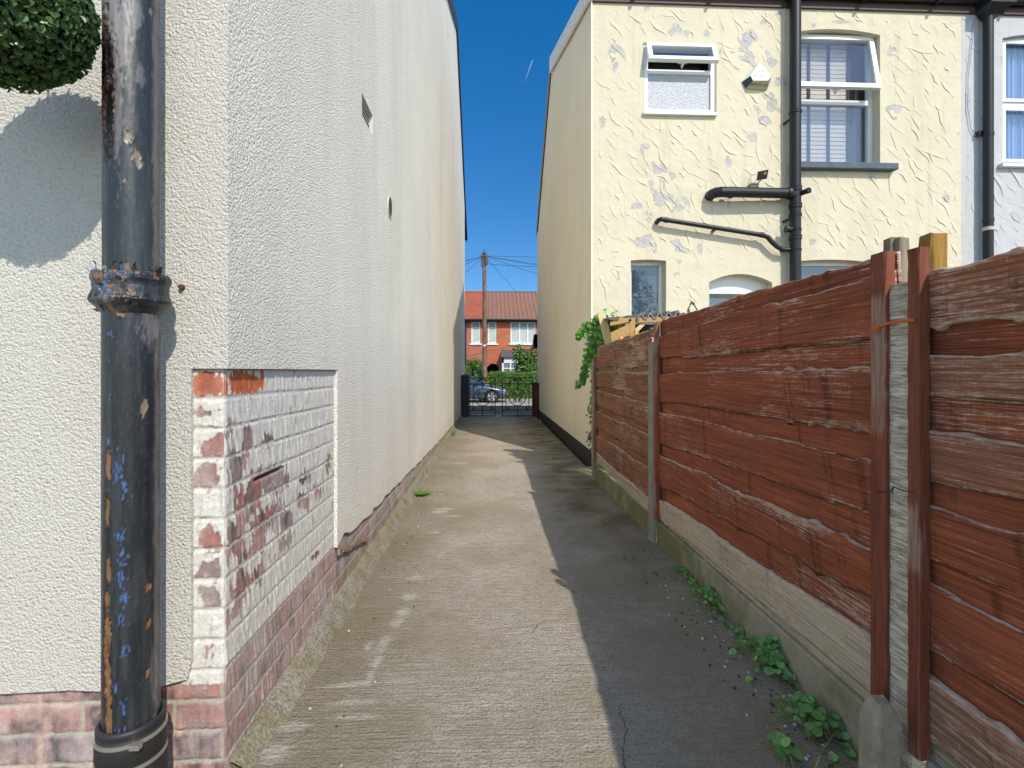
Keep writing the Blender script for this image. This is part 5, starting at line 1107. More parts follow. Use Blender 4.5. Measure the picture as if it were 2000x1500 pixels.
# lone rosette on the left side of the path
c0 = PZ(824, 968, .005); t = thing('dandelion_rosette', tuple(c0), 'lone bright green rosette where the path meets the left wall', 'weed'); mb = MB(); rr = random.Random(3)
for i in range(13): a_ = i * 2.4; mb.leaf(c0 + Vector((0, 0, .005)), (math.cos(a_) * -.3, math.sin(a_) * -.3, 1), (math.cos(a_), math.sin(a_), .3 + rr.uniform(0, .3)), rr.uniform(.07, .12), .026, (.10, .27, .03))
obj('leaves', mb, LEAFM, t, flip=False)
c0 = PZ(884, 850, .01); t = thing('grass_tuft', tuple(c0), 'small green tuft far along the foot of the left wall', 'weed'); mb = MB()
for i in range(24): a_ = i * 2.4; mb.leaf(c0 + Vector((rr.uniform(-.03, .03), rr.uniform(-.15, .15), 0)), (math.cos(a_), math.sin(a_), .5), (math.cos(a_) * .5, math.sin(a_) * .5, 1), rr.uniform(.05, .11), .02, (.12, .24, .04))
obj('leaves', mb, LEAFM, t, flip=False)
# grit and flakes of fallen paint along the fence foot
mb = MB(); rr = random.Random(21)
for i in range(420):
    p = Vector((FX - .06 - abs(rr.gauss(0, .11)), rr.uniform(.85, 3.3), .004)) if i < 330 else Vector((WX + .1 + abs(rr.gauss(0, .1)), rr.uniform(1.2, 5), .004)); s = rr.uniform(.001, .0042); g = rr.random()
    mb.box(p.x - s, p.x + s, p.y - s * rr.uniform(.5, 2), p.y + s, p.z - .002, p.z + s * .8, (.6, .6, .58) if g < .25 else (.07, .06, .05) if g < .6 else (.25, .2, .14))
for i in range(60):
    p = Vector((FX - .05 - abs(rr.gauss(0, .10)), rr.uniform(.85, 3.2), .012)); mb.leaf(p, (rr.gauss(0, .4), rr.gauss(0, .4), 1), (rr.gauss(0, 1), rr.gauss(0, 1), .1), rr.uniform(.010, .028), rr.uniform(.005, .014), rr.choice([(.20, .11, .05), (.12, .07, .04), (.30, .22, .12)]))
m = M('grit', .9, .2); m.col(m.tint()); o = obj('grit', mb, m.m, None, base=(.9, 2, 0)); tag(o, 'loose grit and paint flakes lying along the path edges', 'grit', kind='stuff')
# ================================================================ GATES
GY_ = 12.2
gx = lambda p: PY(p, 770, GY_).x
gzz = lambda p: PY(980, p, GY_).z
def pier(name, x0, x1, z1, label, mat):
    mb = MB(); mb.box(x0, x1, GY_ - .05, GY_ + .18, -.1, z1 - .06); t = obj(name, mb, mat, None, base=((x0 + x1) / 2, GY_, 0), bevel=.006); tag(t, label, 'gate pier')
    mb = MB(); cx_ = (x0 + x1) / 2; hw = (x1 - x0) / 2 + .02; mb.add([(cx_ - hw, GY_ - .07, z1 - .06), (cx_ + hw, GY_ - .07, z1 - .06), (cx_ + hw, GY_ + .2, z1 - .06), (cx_ - hw, GY_ + .2, z1 - .06), (cx_ - hw, GY_ - .07, z1 - .03), (cx_ + hw, GY_ - .07, z1 - .03), (cx_ + hw, GY_ + .2, z1 - .03), (cx_ - hw, GY_ + .2, z1 - .03), (cx_, GY_ + .065, z1)],
        [(3, 2, 1, 0), (0, 1, 5, 4), (1, 2, 6, 5), (2, 3, 7, 6), (3, 0, 4, 7), (4, 5, 8), (5, 6, 8), (6, 7, 8), (7, 4, 8)]); obj('cap', mb, mat, t); return t
PIERM = M('dark_pier_brick', .85, .2); b_ = PIERM.nd('ShaderNodeTexBrick', {'Vector': PIERM.mp((4.2, 1, 4.2), (R(90), 0, 0)), 'Color1': (.09, .025, .025, 1), 'Color2': (.13, .035, .03, 1), 'Mortar': (.05, .03, .03, 1)}); PIERM.col(b_.outputs[0]); PIERM = PIERM.m
pier('gate_pier', gx(1041), RX + .0 - .0 - .0, gzz(746), 'dark red brick gate pier against the beige gable', PIERM)
pier('gate_pier', WX + OX + .002, gx(916), gzz(731), 'dark gate pier against the left white wall', plain('dark_pier', (.03, .028, .03), .7))
def leafgate(x0, x1, label, hinge_left):
    t = thing('gate', ((x0 + x1) / 2, GY_, 0), label, 'gate', 'pair of black wrought iron gates'); z0, z1, zm, zl = gzz(812), gzz(738), gzz(749.5), gzz(801); r = .010
    mb = MB()
    for x in (x0, x1): mb.tube([(x, GY_, z0), (x, GY_, z1)], .011, 8)
    for z in (z0, z1, zm, zl): mb.tube([(x0, GY_, z), (x1, GY_, z)], r * 1.1, 8)
    obj('frame', mb, BLACKM, t)
    w = x1 - x0; cx_ = (x0 + x1) / 2; cz = gzz(776); rad = min(.20, w * .34); mb = MB()
    mb.tube([(cx_ + rad * math.cos(a), GY_, cz + rad * math.sin(a)) for a in np.linspace(0, 2 * math.pi, 33)], r, 6)
    def scroll(cx2, cz2, R_, s, tdir, turns=1.6):
        mb.tube([(cx2 + s * R_ * (1 - .8 * k / 24) * math.cos(tdir + k / 24 * turns * 2 * math.pi), GY_, cz2 + R_ * (1 - .8 * k / 24) * math.sin(tdir + k / 24 * turns * 2 * math.pi)) for k in range(25)], r * .8, 6)
    for s in (-1, 1):
        scroll(cx_ + s * rad * .36, cz + rad * .38, rad * .30, s, -1.2); scroll(cx_ + s * rad * .36, cz - rad * .42, rad * .28, s, 1.2)
        mb.tube([(cx_ + s * rad * .55, GY_, cz + rad * .12), (cx_ + s * rad * .1, GY_, cz - rad * .5)], r * .8, 6)
        scroll(cx_ + s * rad * 1.05, zm - .045, .035, s, 2.2); scroll(cx_ + s * rad * 1.05, zl + .045, .035, s, -2.2); scroll(cx_ + s * .07, z1 - .05, .035, s, 2.2)
    obj('scrollwork', mb, BLACKM, t); mb = MB()
    for q in (.12, .88): mb.tube([(x0 + w * q, GY_, zl), (x0 + w * q, GY_, zm)], r, 6)
    mb.tube([(cx_, GY_, zm), (cx_, GY_, cz + rad)], r, 6); mb.tube([(cx_, GY_, zl), (cx_, GY_, cz - rad)], r, 6); mb.tube([(cx_, GY_, z0), (cx_, GY_, zl)], r, 6); mb.tube([(cx_, GY_, zm), (cx_, GY_, z1)], r, 6)
    mb.tube([(cx_ - w * .3, GY_, zm), (cx_, GY_, z1), (cx_ + w * .3, GY_, zm)], r * .8, 6)
    obj('bars', mb, BLACKM, t)
leafgate(gx(918), gx(967), 'left black iron scroll gate in front of the parked car', True)
leafgate(gx(981), gx(1040), 'right black iron scroll gate in front of the hedge', False)

# ================================================================ PARKED CAR
CY = 26.3; XF = PY(993, 770, CY).x; CZ0 = -.545
car = thing('parked_car', (XF - 2.1, CY + .9, CZ0), 'slate blue parked hatchback with silver wheels seen behind the left gate', 'car')
CARP = M('slate_blue_car_paint', .22, .6); CARP.col((.062, .088, .135)); CARP.b.inputs['Coat Weight'].default_value = .7; CARP.b.inputs['Metallic'].default_value = .35; CARP = CARP.m
CARG = glass('car_glass', (.02, .035, .04)); TYRE = plain('tyre_rubber', (.02, .02, .021), .8); RIM = plain('silver_alloy', (.62, .62, .63), .3, .5, .6)
st = [ # x back from nose, bottom, shoulder z, bonnet z, halfwidth
    (0, .36, .56, .58, .50), (.08, .24, .62, .66, .68), (.25, .20, .68, .74, .80), (.6, .20, .76, .84, .865), (1.0, .19, .84, .92, .885), (1.3, .19, .90, .98, .89), (1.9, .19, .93, .98, .89), (2.8, .19, .95, 1.0, .89), (3.5, .20, .97, 1.02, .87), (4.0, .24, .95, .98, .80), (4.2, .36, .80, .82, .70)]
V = []; f = []; K = 12
for x, b, s, h, w in st:
    half = [(w * .88, b), (w * .98, b + .10), (w, (b + s) / 2), (w * .985, s - .05), (w * .93, s), (w * .55, h), (0, h + .02)]
    ringp = [(-a, z) for a, z in half] + [(a, z) for a, z in reversed(half[:-1])]
    for a, z in ringp: V.append((XF - x, CY + .9 + a, CZ0 + z))
n = 13
for i in range(len(st) - 1):
    for k in range(n): k2 = (k + 1) % n; f.append((i * n + k, i * n + k2, (i + 1) * n + k2, (i + 1) * n + k))
f += [tuple(range(n)), tuple(reversed(range((len(st) - 1) * n, len(st) * n)))]
mb = MB(); mb.add(V, f); bd = obj('body', mb, CARP, car); bd.data.polygons.foreach_set('use_smooth', [True] * len(bd.data.polygons))
md = bd.modifiers.new('sub', 'SUBSURF'); md.levels = 2; md.render_levels = 2
def house_loft(name, pts, mat, parent, inset=0):
    V = []; f = []
    for x, zb_, zt_, wb, wt in pts:
        for a, z in ((-wb, zb_), (-wt, zt_ - .03), (-wt * .8, zt_), (wt * .8, zt_), (wt, zt_ - .03), (wb, zb_)): V.append((XF - x, CY + .9 + a, CZ0 + z))
    for i in range(len(pts) - 1):
        for k in range(5): f.append((i * 6 + k, i * 6 + k + 1, (i + 1) * 6 + k + 1, (i + 1) * 6 + k))
    f += [tuple(range(6)), tuple(reversed(range((len(pts) - 1) * 6, len(pts) * 6)))]
    m_ = MB(); m_.add(V, f); return obj(name, m_, mat, parent)
house_loft('glasshouse', [(1.25, .95, .99, .80, .76), (1.95, .95, 1.38, .82, .60), (2.5, .97, 1.44, .82, .60), (3.3, .98, 1.38, .80, .58), (3.95, .98, 1.08, .76, .66)], CARG, car)
mb = MB(); rp = [(1.72, 1.30), (1.98, 1.41), (2.5, 1.47), (3.3, 1.41), (3.5, 1.33)]; vs = []
for x, z in rp:
    for a in (-.60, -.3, .3, .60): vs.append((XF - x, CY + .9 + a, CZ0 + z + (.012 if abs(a) < .5 else -.02)))
mb.add(vs, [(i * 4 + k, i * 4 + k + 1, i * 4 + k + 5, i * 4 + k + 4) for i in range(4) for k in range(3)]); 
for s in (-1, 1): mb.tube([(XF - 1.22, CY + .9 + s * .80, CZ0 + .98), (XF - 1.95, CY + .9 + s * .63, CZ0 + 1.37)], .03, 6); mb.bar((XF - 2.4, CY + .9 + s * .83, CZ0 + .96), (XF - 2.45, CY + .9 + s * .62, CZ0 + 1.42), .06, .03); mb.tube([(XF - 3.3, CY + .9 + s * .6, CZ0 + 1.38), (XF - 3.95, CY + .9 + s * .78, CZ0 + .99)], .035, 6)
obj('roof', mb, CARP, car, flip=False)
wx1 = PY(961, 787, CY).x
for i, (wx_, s) in enumerate(((wx1, -1), (wx1 - 2.55, -1), (wx1, 1), (wx1 - 2.55, 1))):
    yc = CY + .9 + s * .80; zc_ = CZ0 + .32
    def wh(r0, r1, y0, y1, n=28):
        m_ = MB(); vs = []; fs = []
        for k in range(n):
            a = 2 * math.pi * k / n
            for r_, y_ in ((r0, y0), (r1 - .02, y0), (r1, y0 + s * -.02 if False else y0 + .02), (r1, y1), (r0, y1)): vs.append((wx_ + r_ * math.cos(a), y_, zc_ + r_ * math.sin(a)))
        for k in range(n):
            k2 = (k + 1) % n
            for j in range(5): fs.append((k * 5 + j, k * 5 + (j + 1) % 5, k2 * 5 + (j + 1) % 5, k2 * 5 + j))
        m_.add(vs, fs); return m_
    w_ = obj('wheel', wh(.225, .32, yc - .11, yc + .11), TYRE, car)
    mb = MB(); yo = yc + s * .085
    for k in range(5):
        a = 2 * math.pi * k / 5 + .3; ux, uz = math.cos(a), math.sin(a); px2, pz2 = -uz, ux
        q = lambda r_, t_: (wx_ + ux * r_ + px2 * t_, zc_ + uz * r_ + pz2 * t_)
        mb.prism([q(.04, -.03), q(.225, -.065), q(.225, .065), q(.04, .03)], 'y', yo - .012, yo + .012)
    vs = []; 
    mb.tube([(wx_ + .215 * math.cos(a), yo, zc_ + .215 * math.sin(a)) for a in np.linspace(0, 2 * math.pi, 25)], .014, 6); mb.tube([(wx_, yo - .02, zc_), (wx_, yo + .02, zc_)], .05, 12)
    obj('rim', mb, RIM, w_)
    mb = MB(); mb.tube([(wx_, yc - .09, zc_), (wx_, yc + .06, zc_)], .215, 20); obj('brake_well', mb, BLACKM, w_)
    mb = MB(); mb.tube([(wx_ + .365 * math.cos(a), CY + .9 + s * .868, zc_ + .365 * math.sin(a)) for a in np.linspace(-.35, math.pi + .35, 20)], .032, 6); obj('wheel_arch', mb, BLACKP, car)
    mb = MB(); mb.tube([(wx_, CY + .9 + s * .6, zc_ + .0), (wx_, CY + .9 + s * .872, zc_ + .0)], .35, 28); obj('wheel_well', mb, plain('wheel_well_black', (.008, .008, .009), .9), car)
    yc
mb = MB(); mb.lathe([(.001, -.05), (.05, -.03), (.065, .02), (.03, .06), (.001, .065)], (XF - 1.62, CY - .05, CZ0 + 1.0), 12); obj('door_mirror', mb, CARP, car)
for s in (-1, 1):
    mb = MB(); c_ = Vector((XF - .22, CY + .9 + s * .66, CZ0 + .62)); mb.lathe([(.001, -.07), (.10, -.05), (.13, 0), (.10, .05), (.001, .07)], c_, 14); obj('headlight', mb, plain('headlamp', (.35, .38, .42), .1, .8), car)
mb = MB(); mb.box(XF - .3, XF + .01, CY + .25, CY + 1.55, CZ0 + .27, CZ0 + .36); obj('bumper_intake', mb, BLACKP, car)
mb = MB(); mb.box(XF - 1.35, XF - 1.345, CY + .005, CY + .012, CZ0 + .3, CZ0 + .9); mb.box(XF - 2.5, XF - 2.495, CY + .005, CY + .012, CZ0 + .3, CZ0 + .9); obj('door_gap', mb, BLACKM, car)
mb = MB(); mb.box(XF - 2.42, XF - 2.25, CY - .012, CY + .012, CZ0 + .82, CZ0 + .845); obj('door_handle', mb, CARP, car)

# ================================================================ TELEGRAPH POLE
TY = 28.9; tb_ = PY(946.5, 780, TY); tx = tb_.x; tz = PY(947, 496, TY).z
pole = thing('telegraph_pole', (tx, TY, -.53), 'brown wooden telegraph pole with wires, standing on the far pavement', 'telegraph pole')
PW = M('pole_wood', .85, .2); g = PW.noise(1, 5, .6, vec=PW.mp((20, 20, 2.5))); PW.col(PW.mix(PW.ramp(g, [(.35, 0), (.65, 1)]), (.07, .042, .03), (.26, .17, .12))); PW = PW.m
mb = MB(); mb.tube([(tx, TY, -.6), (tx, TY, 3), (tx - .02, TY, tz)], [.14, .125, .10], 16); obj('pole_shaft', mb, PW, pole)
mb = MB(); mb.box(tx - .20, tx - .06, TY - .2, TY - .05, tz - .75, tz - .2); mb.box(tx + .05, tx + .2, TY - .22, TY - .05, tz - .62, tz - .12); mb.box(tx - .28, tx + .2, TY - .14, TY - .1, tz - .16, tz - .10); mb.lathe([(.12, 0), (.14, .04), (.05, .12), (.03, .3)], (tx - .02, TY, tz - .02), 12)
for k in range(6): a = k * 1.05; mb.tube([(tx, TY, tz - .1), (tx + .2 * math.cos(a), TY + .2 * math.sin(a), tz - .1)], .015, 5)
obj('junction_box', mb, plain('junction_grey', (.06, .065, .07), .6), pole)
mb = MB(); z = PY(947, 675, TY).z; mb.box(tx - .07, tx + .07, TY - .16, TY - .12, z - .05, z + .05); obj('number_plate', mb, UPVC, pole)
mb = MB()
for zp in (640, 655, 690, 560, 610): z = PY(947, zp, TY).z; mb.tube([(tx - .17, TY, z), (tx + .17, TY, z)], .012, 5)
obj('step_iron', mb, BLACKM, pole)
def wire(a, b, c=None, sag=.25):
    a = Vector(a); b = Vector(b); pts = []
    for i in range(15): t = i / 14; p = a.lerp(b, t); p.z -= sag * 4 * t * (1 - t); pts.append(p)
    mb = MB(); mb.tube(pts, .011, 5); obj('wire', mb, plain('wire_black', (.03, .035, .045), .6), pole)
h0 = Vector((tx, TY, tz - .10))
for px1, py1, Yk, ext in ((910, 501, 28, 6), (910, 503, 27.5, 5), (910, 509, 26, 4), (910, 525, 24, 2.4), (1052, 496, 29.5, 4), (1052, 511, 30, 3), (1052, 514, 31, 2.6), (1052, 533, 33, 1.6), (1052, 505, 27, 2.8)):
    p = PY(px1, py1, Yk); e = h0 + (p - h0) * ext; wire(h0 if px1 < 950 or py1 != 505 else h0 + Vector((0, 0, -.45)), e, sag=.06 * ext)
wire(h0, PY(1009, 571, 39.0), sag=.02)

# ================================================================ HEDGE, SHRUBS
def cloud(mb, pts, nrm, s0, s1, cols, rr):
    for p, n in zip(pts, nrm):
        g = rr.uniform(.6, 1.3); c = rr.choice(cols); mb.leaf(p, Vector(n) + Vector((rr.gauss(0, .6), rr.gauss(0, .6), rr.gauss(0, .6))), (rr.gauss(0, 1), rr.gauss(0, 1), rr.gauss(0, 1)), rr.uniform(s0, s1), rr.uniform(s0, s1) * .6, tuple(x * g for x in c), .3)
def hedge(x0, x1, y0, y1, z0, z1, n, label, seed, cols):
    rr = random.Random(seed); t = thing('hedge', ((x0 + x1) / 2, (y0 + y1) / 2, z0), label, 'hedge'); mb = MB(); P = []; N_ = []
    for i in range(n):
        k = rr.random(); x = rr.uniform(x0, x1)
        top = z1 + .10 * (noise.noise((x * .9, 0, seed)) ) + .04 * noise.noise((x * 4, 1, 0))
        if k < .66: y = y0 + .12 * noise.noise((x * 1.5, 3, rr.random())) + rr.uniform(-.03, .08); P.append((x, y, z0 + (top - z0) * rr.random())); N_.append((0, -1, .3))
        else: P.append((x, rr.uniform(y0, y1), top + rr.uniform(-.05, .05))); N_.append((0, -.2, 1))
    cloud(mb, P, N_, .05, .11, cols, rr); obj('leaves', mb, LEAFM, t, flip=False)
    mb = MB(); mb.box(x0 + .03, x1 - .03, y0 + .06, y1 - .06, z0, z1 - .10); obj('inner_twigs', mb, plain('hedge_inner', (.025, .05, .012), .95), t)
HC = [(.12, .24, .03), (.08, .17, .025), (.17, .30, .045)]
hz = PY(1000, 729, 30).z
hedge(PY(947, 700, 30).x, 6.5, 30, 31.1, -.52, hz, 15000, 'clipped green privet hedge behind the right gate', 3, HC)
hedge(-7, PY(936, 700, 30.3).x, 30.2, 31.2, -.52, PY(930, 716, 30.3).z, 8000, 'looser taller green hedge left of the telegraph pole', 5, [(.13, .27, .04), (.07, .17, .025), (.2, .3, .06)])
def bush(c, r, n, label, seed, cols, name, cat, leaf=(.10, .2), trunk=None):
    rr = random.Random(seed); t = thing(name, (c[0], c[1], -.5), label, cat); mb = MB(); P = []; N_ = []
    cl = [Vector((rr.uniform(-1, 1) * r[0] * .62, rr.uniform(-1, 1) * r[1] * .6, rr.uniform(-1, 1) * r[2] * .7)) for _ in range(16)]
    for i in range(n):
        k = rr.choice(cl); d = Vector((rr.gauss(0, 1), rr.gauss(0, 1), rr.gauss(0, 1))).normalized(); q = k + Vector((d.x * r[0], d.y * r[1], d.z * r[2])) * .42 * rr.uniform(.75, 1.05); P.append(Vector(c) + q); N_.append(d + Vector((0, -.2, .5)))
    cloud(mb, P, N_, leaf[0], leaf[1], cols, rr); obj('crown', mb, LEAFM, t, flip=False)
    mb = MB(); mb.tube([(c[0], c[1], -.6), (c[0] + .05, c[1], c[2])], [.07, .04], 8)
    for k in cl[:8]: mb.tube([(c[0] + .03, c[1], c[2] - r[2] * .7), Vector(c) + k * .5, Vector(c) + k], [.035, .02, .008], 6)
    obj('trunk', mb, PW, t)
b0 = PY(1027, 704, 32); bush((b0.x + .1, 32.2, b0.z - .05), (.95, .8, 1.0), 2600, 'glossy magnolia tree in the front garden above the hedge', 5, [(.07, .19, .03), (.04, .12, .02), (.16, .28, .06), (.22, .20, .05)], 'magnolia_tree', 'tree', (.12, .22))
b0 = PY(925, 722, 30.8); bush((b0.x, 31.2, b0.z - .1), (.75, .6, .85), 1700, 'round green shrub beside the red brick archway', 6, [(.10, .22, .03), (.06, .15, .02)], 'garden_shrub', 'shrub', (.08, .15))
b0 = PY(944, 738, 29.6); bush((b0.x - .1, 29.7, b0.z - .1), (.6, .4, .65), 1300, 'variegated shrub with pale leaves behind the car bonnet', 7, [(.12, .25, .04), (.3, .38, .12), (.06, .15, .02)], 'garden_shrub', 'shrub', (.08, .15))

# ================================================================ HOUSES ACROSS THE STREET
HY_ = 35.0
def brickm(name, c1, c2, mo, sc=1):
    m = M(name, .9, .15); b = m.nd('ShaderNodeTexBrick', {'Vector': m.mp((4.4, 4.4, 4.4), (R(90), 0, 0)), 'Color1': (*c1, 1), 'Color2': (*c2, 1), 'Mortar': (*mo, 1), 'Mortar Size': .025, 'Brick Width': 1.0, 'Row Height': .34, 'Scale': 1.0}); m.col(m.mix(m.ma('MULTIPLY', m.noise(1.2, 4), .5), b.outputs[0], tuple(x * .7 for x in c1))); return m.m
RB1 = brickm('red_brick', (.40, .10, .06), (.50, .14, .09), (.48, .36, .30)); RB2 = brickm('orange_brick', (.43, .115, .055), (.50, .15, .07), (.50, .26, .17))
TILE1 = M('orange_plain_tiles', .8, .2); wv = TILE1.nd('ShaderNodeTexBrick', {'Vector': TILE1.mp((5, 5, 6)), 'Color1': (.34, .09, .05, 1), 'Color2': (.40, .115, .06, 1), 'Mortar': (.24, .06, .035, 1), 'Mortar Size': .03}); TILE1.col(TILE1.mix(TILE1.ma('MULTIPLY', TILE1.ramp(TILE1.noise(.9, 4), [(.45, 0), (.7, 1)]), .5), wv.outputs[0], (.16, .06, .045))); TILE1 = TILE1.m
def xH(p): return PY(p, 650, HY_).x
def zH(p, Y=HY_): return PY(980, p, Y).z
RZH = PY(980, 571, HY_ + 4.2).z; EZH = zH(624)
xs_ = xH(947)
def farhouse(name, x0, x1, label, bm_, ops):
    t = thing(name, ((x0 + x1) / 2, HY_ + 4, -.5), label, 'house'); xs2 = sorted(set([x0, x1] + [o[0] for o in ops] + [o[1] for o in ops])); mb = MB()
    cols_ = []
    for a, b in zip(xs2, xs2[1:]):
        zz = [(-.7, EZH)]
        for o in sorted([o for o in ops if o[0] <= a + 1e-6 and o[1] >= b - 1e-6], key=lambda o: o[2]):
            lo, hi = zz.pop(); zz += [(lo, o[2]), (o[3], hi)]
        for lo, hi in zz:
            if hi > lo: mb.add([(a, HY_, lo), (b, HY_, lo), (b, HY_, hi), (a, HY_, hi)], [(0, 1, 2, 3)])
    for o in ops:
        a, b, c, d = o[:4]; q = .12
        mb.add([(a, HY_, c), (b, HY_, c), (b, HY_, d), (a, HY_, d), (a, HY_ + q, c), (b, HY_ + q, c), (b, HY_ + q, d), (a, HY_ + q, d)], [(0, 4, 5, 1), (1, 5, 6, 2), (2, 6, 7, 3), (3, 7, 4, 0)])
        if len(o) > 4:     # arch head
            for i in range(10):
                t0, t1 = i / 10, (i + 1) / 10; X0, X1 = a + (b - a) * t0, a + (b - a) * t1; h = lambda t_: d - o[4] * (2 * t_ - 1) ** 2
                mb.add([(X0, HY_ - .001, h(t0)), (X1, HY_ - .001, h(t1)), (X1, HY_ - .001, d + .001), (X0, HY_ - .001, d + .001)], [(0, 1, 2, 3)])
    mb.add([(x0, HY_ + .3, -.7), (x0, HY_ + 8.4, -.7), (x0, HY_ + 8.4, EZH), (x0, HY_ + .3, EZH), (x1, HY_ + .3, -.7), (x1, HY_ + 8.4, -.7), (x1, HY_ + 8.4, EZH), (x1, HY_ + .3, EZH)], [(0, 1, 2, 3), (7, 6, 5, 4), (1, 5, 6, 2)])
    obj('wall', mb, bm_, t, flip=False); return t
wt_ = [zH(629), zH(671)]
arcL = (xH(917), xH(938), -.6, zH(709), .28); arcR = (xH(951), xH(974), -.6, zH(710), .28)
winA = (xH(920.5), xH(938), wt_[1], wt_[0]); winB = (xH(953), xH(969.5), wt_[1], wt_[0]); winC = (xH(997), xH(1046), wt_[1], wt_[0])
hA = farhouse('brick_house', xH(907) - 7.5, xs_, 'dark red brick terraced house with an orange tiled roof, left of the pole', RB1, [winA, arcL])
hB = farhouse('brick_house', xs_, xs_ + 9, 'orange brick terraced house with a brown pantiled roof, right of the pole', RB2, [winB, winC, arcR])
def farroof(x0, x1, mat, t, pan):
    y0, y1, y2 = HY_ - .45, HY_ + 4.2, HY_ + 8.8; z0 = EZH - .02; mb = MB()
    nx_ = int((x1 - x0) / .075) if pan else 2; rows = 17
    def slope(ya, za, yb, zb, flipn=False):
        vs = []; xs3 = np.linspace(x0, x1, nx_)
        for r_ in range(rows * 2 + 1):
            t_ = r_ / (rows * 2); lift = .028 * (r_ % 2)
            for i, x in enumerate(xs3): w_ = .028 * math.sin((x - x0) * 2 * math.pi / .30) if pan else 0; vs.append((x, ya + (yb - ya) * t_, za + (zb - za) * t_ + w_ + (lift if pan else 0)))
        fs = [(r_ * nx_ + i, r_ * nx_ + i + 1, (r_ + 1) * nx_ + i + 1, (r_ + 1) * nx_ + i) for r_ in range(rows * 2) for i in range(nx_ - 1)]; mb.add(vs, fs)
    slope(y0, z0, y1, RZH); mb.add([(x0, y1, RZH), (x1, y1, RZH), (x1, y2, z0), (x0, y2, z0)], [(0, 1, 2, 3)])
    r_ = obj('roof', mb, mat, t, flip=False); mb = MB()
    for i in range(int((x1 - x0) / .4)): mb.tube([(x0 + i * .4, y1, RZH + .0), (x0 + i * .4 + .39, y1, RZH + .0)], .09, 8)
    obj('ridge_tiles', mb, TILE1 if not pan else plain('grey_ridge', (.10, .09, .095), .8), r_)
    mb = MB(); mb.box(x0 + .01, x1 - .01, HY_ - .42, HY_ - .01, EZH - .16, EZH - .06); obj('soffit', mb, plain('soffit_black', (.02, .02, .022), .7), r_)
    mb = MB(); mb.tube([(x0 + .01, HY_ - .48, EZH - .06), (x1 - .01, HY_ - .48, EZH - .06)], .055, 8); obj('gutter', mb, BLACKP, t)
farroof(xH(907) - 7.5, xs_ - .005, TILE1, hA, False)
PAN = M('brown_pantiles', .75, .25); pb = PAN.nd('ShaderNodeTexBrick', {'Vector': PAN.mp((1, 1, 1)), 'Color1': (.13, .055, .04, 1), 'Color2': (.17, .07, .05, 1), 'Mortar': (.40, .22, .16, 1), 'Mortar Size': .028, 'Mortar Smooth': .6, 'Brick Width': .30, 'Row Height': .273, 'Scale': 1.0}, offset=0.0); PAN.col(PAN.mix(.25, pb.outputs[0], PAN.mix(PAN.noise(5, 4), (.12, .05, .035), (.36, .18, .12)))); farroof(xs_ + .005, xs_ + 9, PAN.m, hB, True)  # pale grid lines: light catching the tile crests, painted into the colour
CURT = M('net_curtain', .7, .3); cv = CURT.noise(1, 3, vec=CURT.mp((14, 1, .3))); CURT.col(CURT.mix(cv, (.42, .47, .42), (.62, .66, .60)))
lead = CURT.nd('ShaderNodeTexBrick', {'Vector': CURT.mp((1, 1, 1), (R(90), 0, 0)), 'Color1': (1, 1, 1, 1), 'Color2': (1, 1, 1, 1), 'Mortar': (.45, .45, .45, 1), 'Mortar Size': .012, 'Brick Width': .13, 'Row Height': .16}, offset=0.0)
CURT.col(CURT.mix(1.0, CURT.mix(cv, (.42, .47, .42), (.62, .66, .60)), lead.outputs[0], 'MULTIPLY')); CURT = CURT.m
def farwin(t, o, mull, label=None, arched=False):
    a, b, c, d = o[:4]; y = HY_ + .04; mb = MB(); mb.ring(a, b, c, d, y, y + .07, .075); zt = c + (d - c) * .72
    edges = [a] + [a + (b - a) * q for q in mull] + [b]
    for q in edges[1:-1]: mb.box(q - .05, q + .05, y - .002, y + .07, c + .07, d - .07)
    mb.box(a + .07, b - .07, y - .004, y + .06, zt - .04, zt + .04)
    mb.box(a - .12, b + .12, HY_ - .09, HY_ + .03, c - .10, c - .0)
    w_ = obj('window', mb, UPVC, t); 
    if label: w_['label'] = label
    for x0, x1 in zip(edges, edges[1:]):
        obj('pane', MB().box(x0 + .05, x1 - .05, y + .04, y + .05, c + .07, zt - .04), CURT, w_); obj('top_pane', MB().box(x0 + .05, x1 - .05, y + .04, y + .05, zt + .04, d - .07), plain('leaded_top_light', (.20, .23, .27), .3, .6), w_)
farwin(hA, winA, []); farwin(hB, winB, []); farwin(hB, winC, [.36, .68], 'wide three-light white upstairs window')
for t, o in ((hA, arcL), (hB, arcR)):
    mb = MB(); a, b, c, d = o[:4]; mb.box(a + .01, b - .01, HY_ + .9, HY_ + .95, c, d); obj('porch_recess', mb, plain('porch_dark', (.015, .018, .014), .9), t)
    vs = []; 
    for i in range(11): t_ = i / 10; x = a + (b - a) * t_; h = d - o[4] * (2 * t_ - 1) ** 2; vs += [(x, HY_ - .004, h), (a + (b - a) * .5 + (x - (a + b) / 2) * 1.18, HY_ - .004, h + .22)]
    mb = MB(); mb.add(vs, [(2 * i, 2 * i + 2, 2 * i + 3, 2 * i + 1) for i in range(10)]); obj('brick_arch', mb, plain('arch_brick', (.38, .11, .06), .9), t, flip=False)
mb = MB(); dx = xH(909); mb.tube([(dx, HY_ - .09, -.6), (dx, HY_ - .09, EZH - .1)], .07, 8); obj('downpipe', mb, BLACKP, hA)
